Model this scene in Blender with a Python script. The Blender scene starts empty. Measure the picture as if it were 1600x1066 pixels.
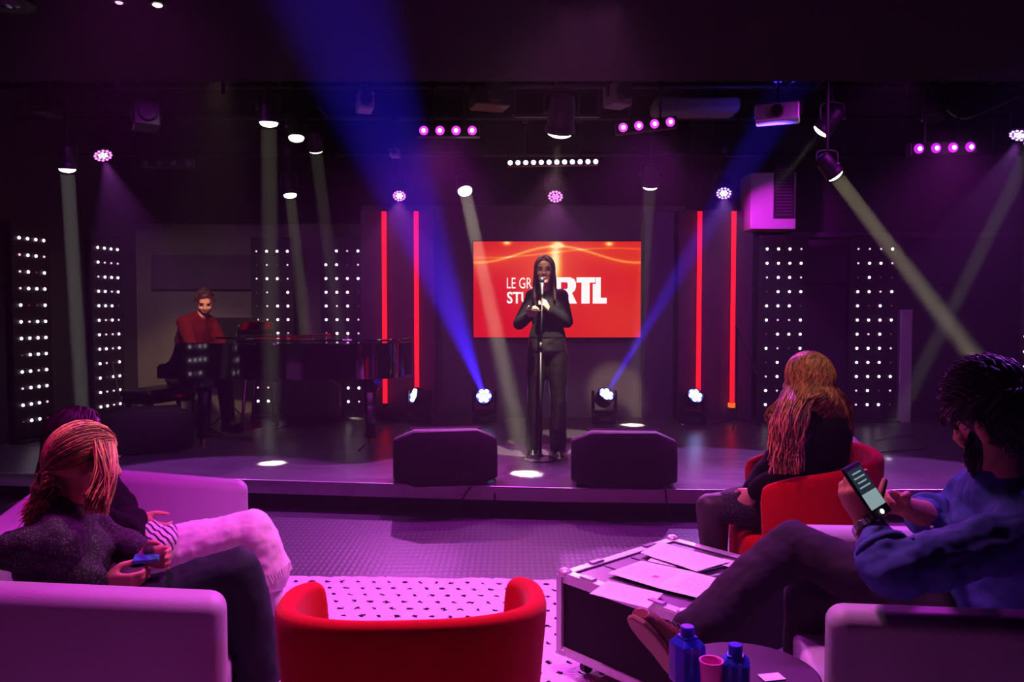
import bpy, bmesh, math, random
from mathutils import Vector as V, Matrix, Quaternion
PI = math.pi
scene = bpy.context.scene
COL = scene.collection
random.seed(7)

# ------------------------------------------------------------------ camera frame
FPX = 1244.4
CAMZ = 1.48
PITCH = math.atan(48 / FPX)
STAGE = 0.21

def W(x, y, d):
    """a point of the place seen at photo pixel (x, y), d metres into the room"""
    rx, ry = (x - 800) / FPX, (533 - y) / FPX
    dy = math.cos(PITCH) + ry * math.sin(PITCH)
    dz = -math.sin(PITCH) + ry * math.cos(PITCH)
    k = d / dy
    return V((rx * k, d, CAMZ + dz * k))

# ------------------------------------------------------------------ materials
def lin(c):
    return tuple(((v / 255) / 12.92 if v / 255 <= 0.04045 else ((v / 255 + 0.055) / 1.055) ** 2.4) for v in c)

def mat(name, col, rough=0.5, metal=0.0, spec=0.5, emit=None, estr=0.0, noise=0.0, nscale=20.0, bump=0.0, bscale=60.0, coat=0.0, sheen=0.0, trans=0.0, sample=True, stretch=(1, 1, 1)):
    m = bpy.data.materials.new(name)
    m.use_nodes = True
    nt = m.node_tree
    p = nt.nodes['Principled BSDF']
    c = lin(col)
    p.inputs['Base Color'].default_value = (*c, 1)
    p.inputs['Roughness'].default_value = rough
    p.inputs['Metallic'].default_value = metal
    p.inputs['Specular IOR Level'].default_value = spec
    p.inputs['Coat Weight'].default_value = coat
    p.inputs['Coat Roughness'].default_value = 0.08
    p.inputs['Sheen Weight'].default_value = sheen
    p.inputs['Transmission Weight'].default_value = trans
    if emit is not None:
        p.inputs['Emission Color'].default_value = (*lin(emit), 1)
        p.inputs['Emission Strength'].default_value = estr
        if not sample:
            m.cycles.emission_sampling = 'NONE'
    if noise or bump:
        tc = nt.nodes.new('ShaderNodeTexCoord')
        mp = nt.nodes.new('ShaderNodeMapping')
        mp.inputs['Scale'].default_value = stretch
        nt.links.new(tc.outputs['Object'], mp.inputs['Vector'])
    if noise:
        n = nt.nodes.new('ShaderNodeTexNoise')
        n.inputs['Scale'].default_value = nscale
        n.inputs['Detail'].default_value = 5
        r = nt.nodes.new('ShaderNodeMapRange')
        r.inputs['From Min'].default_value = 0.3
        r.inputs['From Max'].default_value = 0.7
        r.inputs['To Min'].default_value = 1 - noise
        r.inputs['To Max'].default_value = 1 + noise
        mx = nt.nodes.new('ShaderNodeVectorMath')
        mx.operation = 'SCALE'
        mx.inputs[0].default_value = c
        nt.links.new(mp.outputs[0], n.inputs['Vector'])
        nt.links.new(n.outputs['Fac'], r.inputs['Value'])
        nt.links.new(r.outputs[0], mx.inputs['Scale'])
        nt.links.new(mx.outputs[0], p.inputs['Base Color'])
    if bump:
        n = nt.nodes.new('ShaderNodeTexNoise')
        n.inputs['Scale'].default_value = bscale
        b = nt.nodes.new('ShaderNodeBump')
        b.inputs['Strength'].default_value = bump
        b.inputs['Distance'].default_value = 0.01
        nt.links.new(mp.outputs[0], n.inputs['Vector'])
        nt.links.new(n.outputs['Fac'], b.inputs['Height'])
        nt.links.new(b.outputs[0], p.inputs['Normal'])
    return m

# ------------------------------------------------------------------ geometry into a bmesh
def NB():
    return bmesh.new()

def frame_of(axis, hint=V((0, 0, 1))):
    z = V(axis).normalized()
    h = V(hint)
    if abs(z.dot(h)) > 0.98:
        h = V((0, 1, 0)) if abs(z.y) < 0.9 else V((1, 0, 0))
    x = h.cross(z).normalized()
    return x, z.cross(x).normalized(), z

def box(bm, c, s, M=None):
    r = bmesh.ops.create_cube(bm, size=1)['verts']
    for v in r:
        v.co = V((v.co.x * s[0], v.co.y * s[1], v.co.z * s[2]))
        if M:
            v.co = M @ v.co
        v.co += V(c)
    return r

def loft(bm, rings, cap=True, closed=True):
    vs = [[bm.verts.new(p) for p in r] for r in rings]
    n = len(rings[0])
    for a, b in zip(vs, vs[1:]):
        for i in range(n if closed else n - 1):
            j = (i + 1) % n
            bm.faces.new((a[i], a[j], b[j], b[i]))
    if cap and closed:
        bm.faces.new(vs[0][::-1])
        bm.faces.new(vs[-1])
    return vs

def ell(c, a, b, n=16):
    c, a, b = V(c), V(a), V(b)
    return [c + a * math.cos(2 * PI * i / n) + b * math.sin(2 * PI * i / n) for i in range(n)]

def cyl(bm, p0, p1, r0, r1=None, n=16):
    p0, p1 = V(p0), V(p1)
    r1 = r0 if r1 is None else r1
    x, y, z = frame_of(p1 - p0)
    loft(bm, [ell(p0, x * r0, y * r0, n), ell(p1, x * r1, y * r1, n)])

def sph(bm, c, r, R=None, u=16, v=10):
    if not hasattr(r, '__len__'):
        r = (r, r, r)
    vs = bmesh.ops.create_uvsphere(bm, u_segments=u, v_segments=v, radius=1)['verts']
    for q in vs:
        q.co = V((q.co.x * r[0], q.co.y * r[1], q.co.z * r[2]))
        if R:
            q.co = R @ q.co
        q.co += V(c)

def limb(bm, pts, n=14):
    """overlapping tapered segments with round joints: pts = [(p, r), ...]"""
    for (p, r), (q, s) in zip(pts, pts[1:]):
        if (V(q) - V(p)).length > 1e-5:
            cyl(bm, p, q, r, s, n)
    for p, r in pts:
        sph(bm, p, r * 0.995, u=n, v=8)

def smooth_path(pts, k=6):
    pts = [V(p) for p in pts]
    if len(pts) < 3:
        return pts
    ext = [pts[0] * 2 - pts[1]] + pts + [pts[-1] * 2 - pts[-2]]
    out = []
    for i in range(1, len(ext) - 2):
        a, b, c, d = ext[i - 1:i + 3]
        for j in range(k):
            t = j / k
            out.append(0.5 * ((2 * b) + (c - a) * t + (2 * a - 5 * b + 4 * c - d) * t * t + (3 * b - a - 3 * c + d) * t ** 3))
    out.append(pts[-1])
    return out

def tube(bm, pts, r, n=8, k=6, taper=None):
    P = smooth_path(pts, k) if k else [V(p) for p in pts]
    x = None
    rings = []
    for i, p in enumerate(P):
        t = (P[min(i + 1, len(P) - 1)] - P[max(i - 1, 0)])
        if t.length < 1e-9:
            t = V((0, 0, 1))
        t.normalize()
        if x is None:
            x, y, _ = frame_of(t)
        x = (x - t * x.dot(t))
        x = x.normalized() if x.length > 1e-6 else frame_of(t)[0]
        y = t.cross(x)
        f = i / max(1, len(P) - 1)
        rr = r if taper is None else r * taper(f)
        rings.append(ell(p, x * rr, y * rr, n))
    loft(bm, rings)

def prism(bm, outline, o, ax, ay, az, t):
    """outline of (u, v) in the plane ax, ay, pulled t along az"""
    o, ax, ay, az = V(o), V(ax), V(ay), V(az)
    loft(bm, [[o + ax * u + ay * v for u, v in outline], [o + ax * u + ay * v + az * t for u, v in outline]])

def lathe(bm, prof, c=(0, 0, 0), n=24):
    c = V(c)
    rings = [[c + V((r * math.cos(2 * PI * i / n), r * math.sin(2 * PI * i / n), z)) for i in range(n)] for r, z in prof]
    loft(bm, rings)

def rot_to(d, up=V((0, 0, 1))):
    """matrix whose -Z looks along d (lamps) """
    return V(d).to_track_quat('-Z', 'Y').to_matrix()

# ------------------------------------------------------------------ objects
def link(name, bm, m, parent=None, smooth=False, bev=0.0, bseg=2, sub=0, remesh=0.0, sm=0, inv=None, recalc=True, disp=None):
    if inv is not None:
        bmesh.ops.transform(bm, matrix=inv, verts=bm.verts)
    if recalc:
        bmesh.ops.recalc_face_normals(bm, faces=bm.faces)
    me = bpy.data.meshes.new(name)
    bm.to_mesh(me)
    bm.free()
    for q in (m if isinstance(m, (list, tuple)) else [m]):
        me.materials.append(q)
    if smooth:
        me.polygons.foreach_set('use_smooth', [True] * len(me.polygons))
    o = bpy.data.objects.new(name, me)
    COL.objects.link(o)
    if parent is not None:
        o.parent = parent
    if bev:
        b = o.modifiers.new('bevel', 'BEVEL')
        b.width = bev
        b.segments = bseg
        b.limit_method = 'ANGLE'
        if bseg > 2 and not smooth:
            me.polygons.foreach_set('use_smooth', [True] * len(me.polygons))
            b.harden_normals = True
    if remesh:
        r = o.modifiers.new('skin', 'REMESH')
        r.mode = 'VOXEL'
        r.voxel_size = remesh
        r.use_smooth_shade = True
        if sm:
            s = o.modifiers.new('soft', 'SMOOTH')
            s.factor = 0.5
            s.iterations = sm
    if disp:
        tx = bpy.data.textures.new('cloth_folds', 'CLOUDS'); tx.noise_scale = disp[1]; tx.noise_depth = 2
        dm = o.modifiers.new('folds', 'DISPLACE'); dm.texture = tx; dm.strength = disp[0]; dm.mid_level = 0.5; dm.texture_coords = 'LOCAL'
    if sub:
        s = o.modifiers.new('sub', 'SUBSURF')
        s.levels = s.render_levels = sub
    return o

def tag(o, label, cat, group=None, kind=None):
    if label: o['label'] = label
    if cat: o['category'] = cat
    if group: o['group'] = group
    if kind: o['kind'] = kind
    return o

def thing(name, label, cat, loc=(0, 0, 0), rz=0.0, group=None, R=None):
    o = bpy.data.objects.new(name, None)
    o.empty_display_size = 0.05
    COL.objects.link(o)
    o.location = loc
    o.rotation_mode = 'QUATERNION'
    q = Quaternion((0, 0, 1), rz) if R is None else R.to_quaternion()
    o.rotation_quaternion = q
    o.matrix_basis = Matrix.Translation(V(loc)) @ q.to_matrix().to_4x4()
    return tag(o, label, cat, group)

def inv_of(root):
    return root.matrix_basis.inverted()

def struct(name, bm, m, **k):
    o = link(name, bm, m, **k)
    o['kind'] = 'structure'
    return o

def dup(root, loc=None, M=None, label=None, group=None):
    r = root.copy()
    COL.objects.link(r)
    if M is not None: r.matrix_basis = M
    if loc is not None: r.location = loc
    if label: r['label'] = label
    if group: r['group'] = group
    for ch in list(root.children):
        c = ch.copy(); COL.objects.link(c); c.parent = r
        for g in list(ch.children):
            d = g.copy(); COL.objects.link(d); d.parent = c
    return r

def shaft(loc, target, energy, col, r, spread):
    """collimated lamp: a disc the size of the lens"""
    l = bpy.data.lights.new('shaft_lamp', 'AREA')
    l.shape = 'DISK'; l.size = 2 * r; l.spread = math.radians(spread); l.energy = energy; l.color = col
    o = bpy.data.objects.new('light_source', l); COL.objects.link(o)
    o.location = loc
    o.rotation_euler = (V(target) - V(loc)).to_track_quat('-Z', 'Y').to_euler()
    return o

def spot(loc, target, energy, col, angle, blend=0.2, size=0.03):
    l = bpy.data.lights.new('spot_lamp', 'SPOT')
    l.energy = energy
    l.color = col
    l.spot_size = math.radians(angle)
    l.spot_blend = blend
    l.shadow_soft_size = size
    o = bpy.data.objects.new('light_source', l)
    COL.objects.link(o)
    o.location = loc
    o.rotation_euler = (V(target) - V(loc)).to_track_quat('-Z', 'Y').to_euler()
    return o
# ------------------------------------------------------------------ material set
M_black = mat('black_metal', (22, 20, 24), 0.45, 0.3)
M_rub = mat('black_plastic', (16, 15, 17), 0.55)
M_wall = mat('painted_dark_wall', (46, 44, 46), 0.75, noise=0.12, nscale=3)
M_wallg = mat('painted_grey_wall', (110, 104, 98), 0.75, noise=0.08, nscale=2)
M_ceil = mat('black_ceiling', (10, 8, 11), 0.95, noise=0.2, nscale=4)
M_pil = mat('violet_panel', (78, 58, 82), 0.55, noise=0.1, nscale=4)
M_fascia = mat('stage_edge_board', (214, 208, 216), 0.5, noise=0.08, nscale=8)
M_dark = mat('stage_recess', (14, 12, 14), 0.8)
M_piano = mat('piano_lacquer', (5, 5, 6), 0.06, 0, 0.8, coat=1.0)
M_brass = mat('brass', (190, 140, 60), 0.25, 1.0)
M_chrome = mat('chrome', (200, 200, 205), 0.22, 1.0)
M_alu = mat('aluminium_edge', (205, 203, 206), 0.38, 0.55, noise=0.08, nscale=30)
M_ivory = mat('ivory_keys', (235, 230, 215), 0.3)
M_redfab = mat('red_felt', (196, 8, 20), 0.95, 0, 0.1, noise=0.06, nscale=60, bump=0.12, bscale=400, sheen=0.12)
M_leather = mat('white_leather', (176, 166, 180), 0.5, 0, 0.35, noise=0.03, nscale=9, bump=0.10, bscale=160)
M_case = mat('flight_case_board', (20, 15, 20), 0.8, 0, 0.2, noise=0.1, nscale=40)
M_lid = mat('flight_case_lid', (60, 50, 62), 0.4, noise=0.1, nscale=12)
M_paper = mat('paper', (238, 236, 238), 0.7)
M_ink = mat('print_ink', (150, 140, 160), 0.8)
M_stamp = mat('red_stamp_ink', (220, 110, 150), 0.8)
M_grille = mat('speaker_grille', (16, 14, 16), 0.6, 0.2, bump=0.5, bscale=500)
M_cab = mat('speaker_cabinet', (24, 21, 23), 0.65, noise=0.15, nscale=80, bump=0.2, bscale=300)
M_shade = mat('table_lacquer', (30, 18, 34), 0.5)
M_skin = mat('skin', (205, 148, 122), 0.5, 0, 0.4, noise=0.05, nscale=25)
M_skin2 = mat('tanned_skin', (190, 128, 100), 0.5, 0, 0.4, noise=0.06, nscale=25)
M_tights = mat('black_tights', (48, 34, 38), 0.55)
M_bk = mat('black_wool', (6, 5, 7), 0.9, 0, 0.15, noise=0.25, nscale=80, bump=0.2, bscale=200)
M_bkleather = mat('black_leather', (11, 8, 8), 0.30, 0, 0.6, bump=0.12, bscale=22, stretch=(1, 1, 0.35))
M_maroon = mat('maroon_knit', (84, 14, 16), 0.9, 0, 0.1, noise=0.1, nscale=80, bump=0.1, bscale=300)
M_jeans = mat('white_jeans', (236, 226, 232), 0.8, 0, 0.2, noise=0.05, nscale=30, bump=0.25, bscale=24)
M_green = mat('dark_green_trousers', (13, 44, 38), 0.7, 0, 0.3, noise=0.1, nscale=14, bump=0.2, bscale=18)
M_navy = mat('dark_trousers', (44, 34, 48), 0.85, 0, 0.2, noise=0.1, nscale=14, bump=0.25, bscale=16)
M_shirt = mat('blue_denim_shirt', (72, 92, 160), 0.8, 0, 0.2, noise=0.12, nscale=22, bump=0.4, bscale=14)
M_shoe = mat('brown_leather_shoe', (110, 58, 44), 0.35)
M_sole = mat('brown_rubber_sole', (120, 78, 58), 0.6, noise=0.1, nscale=50)
M_white = mat('white_rubber', (232, 226, 232), 0.5)
M_blond = mat('blond_hair', (196, 146, 92), 0.42, 0, 0.5, noise=0.35, nscale=18)
M_blond2 = mat('dark_blond_hair', (190, 124, 80), 0.42, 0, 0.5, noise=0.4, nscale=18)
M_brunette = mat('dark_brown_hair', (44, 22, 24), 0.4, 0, 0.5, noise=0.3, nscale=20)
M_brown = mat('short_brown_hair', (58, 30, 22), 0.45, 0, 0.5, noise=0.3, nscale=20)
M_blackhair = mat('black_brown_hair', (30, 14, 18), 0.45, 0, 0.5, noise=0.3, nscale=20)
def shades(nm, m, col, f0=0.62, f1=1.35):
    c = lambda f: tuple(min(255, v * f) for v in col)
    return [m, mat(nm + '_dark', c(f0), 0.42, 0, 0.5, noise=0.2, nscale=18), mat(nm + '_light', c(f1), 0.42, 0, 0.5, noise=0.2, nscale=18)]
H_blond = shades('blond_hair', M_blond, (196, 146, 92), 0.6, 1.25)
H_blond2 = shades('dark_blond_hair', M_blond2, (190, 124, 80), 0.55, 1.3)
H_brunette = shades('dark_brown_hair', M_brunette, (44, 22, 24))
H_brown = shades('short_brown_hair', M_brown, (58, 30, 22))
H_black = shades('black_brown_hair', M_blackhair, (30, 14, 18), 0.6, 1.7)
M_eye = mat('eye_dark', (30, 20, 18), 0.2)
M_lips = mat('lips', (165, 70, 70), 0.4)
M_glassb = mat('blue_carton', (36, 60, 205), 0.3, 0, 0.5, noise=0.35, nscale=22)
M_phoneblue = mat('light_blue_phone_case', (60, 140, 190), 0.4)
M_cap = mat('blue_cap', (20, 40, 215), 0.35)
M_carton = mat('pale_blue_print', (80, 120, 230), 0.4)
M_cup = mat('pink_paper_cup', (235, 90, 190), 0.5)
M_lampglass = mat('unlit_lens', (90, 80, 95), 0.1, 0.3)
M_vent = mat('louvre_metal', (44, 34, 46), 0.5, 0.3)
def glow(name, col, s, sample=False):
    return mat(name, (10, 10, 10), 0.4, emit=col, estr=s, sample=sample)
E_warm = glow('warm_white_lens', (255, 246, 214), 9)
E_cool = glow('cool_white_lens', (250, 248, 255), 9)
E_dot = glow('pixel_lamp_on', (255, 232, 250), 5.0)
E_dotm = glow('pixel_lamp_half', (240, 190, 225), 1.4)
E_dotd = glow('pixel_lamp_dim', (150, 60, 110), 0.35)
E_mag = glow('magenta_diode', (255, 110, 255), 3.5)
E_magc = glow('magenta_diode_core', (255, 200, 255), 6)
E_vio = glow('violet_diode', (190, 130, 255), 4)
E_uv = glow('lavender_diode', (225, 215, 255), 6)
E_blue = glow('blue_white_diode', (150, 170, 255), 10)
E_tube = glow('red_light_tube', (255, 16, 28), 1.9, True)
E_phone = glow('phone_screen', (190, 220, 225), 0.45)
E_phoned = glow('phone_screen_picture', (40, 60, 66), 0.5)
E_orange = glow('orange_ring', (255, 90, 10), 1.6)

def sparkle(m):
    nt = m.node_tree
    p = nt.nodes['Principled BSDF']
    tc = nt.nodes.new('ShaderNodeTexCoord')
    n = nt.nodes.new('ShaderNodeTexVoronoi'); n.inputs['Scale'].default_value = 150
    r = nt.nodes.new('ShaderNodeMapRange')
    r.inputs['From Min'].default_value = 0.0; r.inputs['From Max'].default_value = 0.3
    r.inputs['To Min'].default_value = 0.9; r.inputs['To Max'].default_value = 0.0
    nt.links.new(tc.outputs['Object'], n.inputs['Vector'])
    nt.links.new(n.outputs['Distance'], r.inputs['Value'])
    nt.links.new(r.outputs[0], p.inputs['Metallic'])
    mx = nt.nodes.new('ShaderNodeMix'); mx.data_type = 'RGBA'; mx.inputs[6].default_value = (0.006, 0.005, 0.009, 1); mx.inputs[7].default_value = (0.5, 0.5, 0.6, 1)
    nt.links.new(r.outputs[0], mx.inputs[0]); nt.links.new(mx.outputs[2], p.inputs['Base Color'])
M_sequin = mat('sparkling_black_knit', (20, 18, 26), 0.85)
sparkle(M_sequin)

def ribbed_floor():
    m = mat('ribbed_vinyl_floor', (74, 66, 78), 0.42)
    nt = m.node_tree; p = nt.nodes['Principled BSDF']
    tc = nt.nodes.new('ShaderNodeTexCoord')
    w = nt.nodes.new('ShaderNodeTexWave'); w.wave_type = 'BANDS'; w.bands_direction = 'X'
    w.inputs['Scale'].default_value = 9.0
    w.inputs['Distortion'].default_value = 0.15
    w2 = nt.nodes.new('ShaderNodeTexWave'); w2.wave_type = 'BANDS'; w2.bands_direction = 'Y'
    w2.inputs['Scale'].default_value = 4.5
    a = nt.nodes.new('ShaderNodeMath'); a.operation = 'MULTIPLY'
    nt.links.new(tc.outputs['Object'], w.inputs['Vector'])
    nt.links.new(tc.outputs['Object'], w2.inputs['Vector'])
    nt.links.new(w.outputs['Fac'], a.inputs[0]); nt.links.new(w2.outputs['Fac'], a.inputs[1])
    r = nt.nodes.new('ShaderNodeMix'); r.data_type = 'RGBA'
    r.inputs[6].default_value = (*lin((52, 46, 56)), 1); r.inputs[7].default_value = (*lin((88, 80, 92)), 1)
    nt.links.new(a.outputs[0], r.inputs[0]); nt.links.new(r.outputs[2], p.inputs['Base Color'])
    b = nt.nodes.new('ShaderNodeBump'); b.inputs['Strength'].default_value = 0.35; b.inputs['Distance'].default_value = 0.004
    nt.links.new(a.outputs[0], b.inputs['Height']); nt.links.new(b.outputs[0], p.inputs['Normal'])
    return m
M_floor = ribbed_floor()

def stage_floor():
    m = mat('stage_boards', (82, 72, 84), 0.3, noise=0.0)
    nt = m.node_tree; p = nt.nodes['Principled BSDF']
    tc = nt.nodes.new('ShaderNodeTexCoord')
    mp = nt.nodes.new('ShaderNodeMapping'); mp.inputs['Scale'].default_value = (1, 6, 1)
    n = nt.nodes.new('ShaderNodeTexNoise'); n.inputs['Scale'].default_value = 2.5; n.inputs['Detail'].default_value = 6
    r = nt.nodes.new('ShaderNodeMix'); r.data_type = 'RGBA'
    r.inputs[6].default_value = (*lin((64, 56, 66)), 1); r.inputs[7].default_value = (*lin((92, 82, 94)), 1)
    nt.links.new(tc.outputs['Object'], mp.inputs['Vector']); nt.links.new(mp.outputs[0], n.inputs['Vector'])
    nt.links.new(n.outputs['Fac'], r.inputs[0]); nt.links.new(r.outputs[2], p.inputs['Base Color'])
    r2 = nt.nodes.new('ShaderNodeMapRange'); r2.inputs['To Min'].default_value = 0.22; r2.inputs['To Max'].default_value = 0.45
    nt.links.new(n.outputs['Fac'], r2.inputs['Value']); nt.links.new(r2.outputs[0], p.inputs['Roughness'])
    return m
M_stage = stage_floor()

def rug_mat():
    m = mat('woven_wool_rug', (225, 214, 222), 0.95, 0, 0.1)
    nt = m.node_tree; p = nt.nodes['Principled BSDF']
    tc = nt.nodes.new('ShaderNodeTexCoord')
    sx = nt.nodes.new('ShaderNodeSeparateXYZ'); nt.links.new(tc.outputs['Object'], sx.inputs[0])
    def mth(op, a, b=None, c=None):
        n = nt.nodes.new('ShaderNodeMath'); n.operation = op
        for i, v in enumerate((a, b, c)):
            if v is None: continue
            if isinstance(v, (int, float)): n.inputs[i].default_value = v
            else: nt.links.new(v, n.inputs[i])
        return n.outputs[0]
    dx, dy = 0.085, 0.095
    row = mth('FLOOR', mth('DIVIDE', sx.outputs['Y'], dy))
    fy = mth('SUBTRACT', mth('FRACT', mth('DIVIDE', sx.outputs['Y'], dy)), 0.5)
    sh = mth('MULTIPLY', mth('MODULO', row, 2.0), 0.5)
    fx = mth('SUBTRACT', mth('FRACT', mth('ADD', mth('DIVIDE', sx.outputs['X'], dx), sh)), 0.5)
    nz = nt.nodes.new('ShaderNodeTexNoise'); nz.inputs['Scale'].default_value = 45
    nt.links.new(tc.outputs['Object'], nz.inputs['Vector'])
    j = mth('MULTIPLY', mth('SUBTRACT', nz.outputs['Fac'], 0.5), 0.55)
    ex = mth('POWER', mth('DIVIDE', mth('ADD', fx, j), 0.17), 2)
    ey = mth('POWER', mth('DIVIDE', mth('ADD', mth('ADD', fy, mth('MULTIPLY', fx, 0.5)), j), 0.15), 2)
    ins = mth('LESS_THAN', mth('ADD', ex, ey), 1.0)
    r = nt.nodes.new('ShaderNodeMix'); r.data_type = 'RGBA'
    r.inputs[6].default_value = (*lin((228, 218, 224)), 1); r.inputs[7].default_value = (*lin((30, 24, 30)), 1)
    nt.links.new(ins, r.inputs[0]); nt.links.new(r.outputs[2], p.inputs['Base Color'])
    b = nt.nodes.new('ShaderNodeBump'); b.inputs['Strength'].default_value = 0.8; b.inputs['Distance'].default_value = 0.01
    n2 = nt.nodes.new('ShaderNodeTexNoise'); n2.inputs['Scale'].default_value = 90
    nt.links.new(tc.outputs['Object'], n2.inputs['Vector'])
    nt.links.new(n2.outputs['Fac'], b.inputs['Height']); nt.links.new(b.outputs[0], p.inputs['Normal'])
    return m
M_rug = rug_mat()

def screen_mat(w, h):
    m = bpy.data.materials.new('lit_red_screen'); m.use_nodes = True
    nt = m.node_tree; nt.nodes.clear()
    out = nt.nodes.new('ShaderNodeOutputMaterial'); em = nt.nodes.new('ShaderNodeEmission')
    nt.links.new(em.outputs[0], out.inputs[0])
    tc = nt.nodes.new('ShaderNodeTexCoord'); sx = nt.nodes.new('ShaderNodeSeparateXYZ')
    nt.links.new(tc.outputs['Object'], sx.inputs[0])
    def mth(op, a, b=None, clamp=False):
        n = nt.nodes.new('ShaderNodeMath'); n.operation = op; n.use_clamp = clamp
        for i, v in enumerate((a, b)):
            if v is None: continue
            if isinstance(v, (int, float)): n.inputs[i].default_value = v
            else: nt.links.new(v, n.inputs[i])
        return n.outputs[0]
    X = mth('DIVIDE', sx.outputs['X'], w / 2)     # -1..1
    Z = mth('DIVIDE', sx.outputs['Z'], h / 2)
    def wave(amp, fr, ph, off, width, gain):
        c = mth('ADD', mth('MULTIPLY', mth('SINE', mth('ADD', mth('MULTIPLY', X, fr), ph)), amp), off)
        d = mth('SUBTRACT', Z, c)
        g = mth('EXPONENT', mth('MULTIPLY', mth('POWER', mth('DIVIDE', d, width), 2), -1))
        below = mth('MULTIPLY', mth('EXPONENT', mth('MULTIPLY', mth('ABSOLUTE', mth('SUBTRACT', d, 0.0)), -5)), 0.35)
        return mth('MULTIPLY', mth('ADD', g, below), gain)
    s = mth('ADD', wave(0.17, 3.3, 1.57, 0.73, 0.028, 0.42), wave(0.10, 2.1, 0.2, 0.76, 0.02, 0.25))
    def blob(x, z, wx, wz, g):
        a = mth('POWER', mth('DIVIDE', mth('SUBTRACT', X, x), wx), 2)
        b = mth('POWER', mth('DIVIDE', mth('SUBTRACT', Z, z), wz), 2)
        return mth('MULTIPLY', mth('EXPONENT', mth('MULTIPLY', mth('ADD', a, b), -1)), g)
    s = mth('ADD', s, blob(-0.02, 0.55, 0.07, 0.5, 0.8))  # tall yellow glow: the big lamp's reflection, painted into the picture
    s = mth('ADD', s, blob(-0.1, 0.3, 0.35, 0.6, 0.25))
    s = mth('ADD', s, blob(-0.6, 0.97, 0.05, 0.05, 0.9))
    s = mth('ADD', s, blob(0.62, 0.95, 0.05, 0.05, 0.9))
    s = mth('ADD', s, blob(0.02, 0.93, 0.05, 0.05, 0.9))
    s = mth('ADD', s, blob(0.75, -0.6, 0.6, 0.8, 0.10), True)
    r = nt.nodes.new('ShaderNodeValToRGB')
    e = r.color_ramp.elements
    e[0].position = 0; e[0].color = (*lin((212, 14, 22)), 1)
    e[1].position = 1; e[1].color = (*lin((255, 236, 170)), 1)
    q = e.new(0.35); q.color = (*lin((236, 82, 30)), 1)
    q = e.new(0.7); q.color = (*lin((250, 160, 70)), 1)
    nt.links.new(s, r.inputs[0]); nt.links.new(r.outputs[0], em.inputs[0])
    em.inputs[1].default_value = 1.0
    return m
# ------------------------------------------------------------------ camera
cam = bpy.data.cameras.new('camera')
cam.sensor_width = 36
cam.lens = 36 * FPX / 1600
camo = bpy.data.objects.new('camera', cam); COL.objects.link(camo)
camo.location = (0, 0, CAMZ); camo.rotation_euler = (PI / 2 - PITCH, 0, 0)
scene.camera = camo

# ------------------------------------------------------------------ shell
b = NB(); box(b, (0.2, 4.2, -0.06), (13.2, 13.4, 0.12)); struct('floor', b, M_floor)
ZC = 3.95
def slab(x0, y0, x1, y1, t, z0=0.0, z1=ZC, side=1):
    """upright wall with its room face from (x0, y0) to (x1, y1), pulled back by t"""
    b = NB()
    d = V((x1 - x0, y1 - y0, 0)).normalized(); n = V((-d.y, d.x, 0)) * side
    a, c = V((x0, y0, 0)), V((x1, y1, 0))
    q = [a, c, c + n * t, a + n * t]
    loft(b, [[p + V((0, 0, z0)) for p in q], [p + V((0, 0, z1)) for p in q]])
    return b
BY = 9.42      # centre back wall
struct('wall_left', slab(-5.0, -2.4, -4.86, 7.0, 0.12), M_wall)
struct('wall_left_rear', slab(-4.86, 7.0, -4.66, 9.9, 0.12), M_wall)
struct('wall_back_left', slab(-4.66, 9.9, -1.76, 9.9, 0.12), M_wallg)
b = NB(); box(b, (0.14, BY + 0.3, ZC / 2), (3.82, 0.6, ZC)); struct('wall_back', b, M_wallg)
struct('wall_back_right', slab(2.06, 9.42, 6.2, 9.42, 0.12), M_wall)
struct('wall_right', slab(6.0, 9.42, 6.2, -2.4, 0.12), M_wall)
b = NB(); box(b, (0.5, -2.46, 1.6), (11.6, 0.12, 3.2)); struct('wall_rear', b, M_wall)
b = NB(); box(b, (0.6, 7.5, ZC + 0.06), (11.6, 5.0, 0.12)); struct('ceiling', b, M_ceil)
b = NB(); box(b, (0.6, 1.25, 3.45), (11.6, 7.5, 1.1)); struct('ceiling_front', b, M_ceil)
# dark panel band high over the back walls
b = NB(); box(b, (0.14, BY - 0.06, 3.33), (3.84, 0.12, 1.24)); struct('trim_1', b, M_ceil)
b = NB(); box(b, (-3.2, 9.84, 3.25), (2.9, 0.12, 1.4)); struct('trim_2', b, M_ceil)
# violet pilasters behind the light tubes
b = NB(); box(b, (-1.32, BY - 0.09, 1.42), (0.86, 0.18, 2.44)); struct('trim_3', b, M_pil, bev=0.01)
b = NB(); box(b, (2.36, BY - 0.09, 1.42), (0.86, 0.18, 2.44)); struct('trim_4', b, M_pil, bev=0.01)
b = NB(); box(b, (1.72, BY - 0.04, 1.42), (0.36, 0.08, 2.44)); struct('trim_5', b, M_pil, bev=0.01)
# low dado in the left niche, dark shelf line on the right wall
b = NB(); box(b, (-3.55, 9.86, 1.95), (1.75, 0.08, 0.42)); struct('trim_6', b, M_pil)
b = NB(); box(b, (4.55, 9.37, 2.36), (2.9, 0.10, 0.05)); struct('trim_7', b, M_pil)
b = NB(); box(b, (4.55, 9.38, 1.95), (2.9, 0.06, 0.30)); struct('trim_8', b, M_wall)

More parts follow.
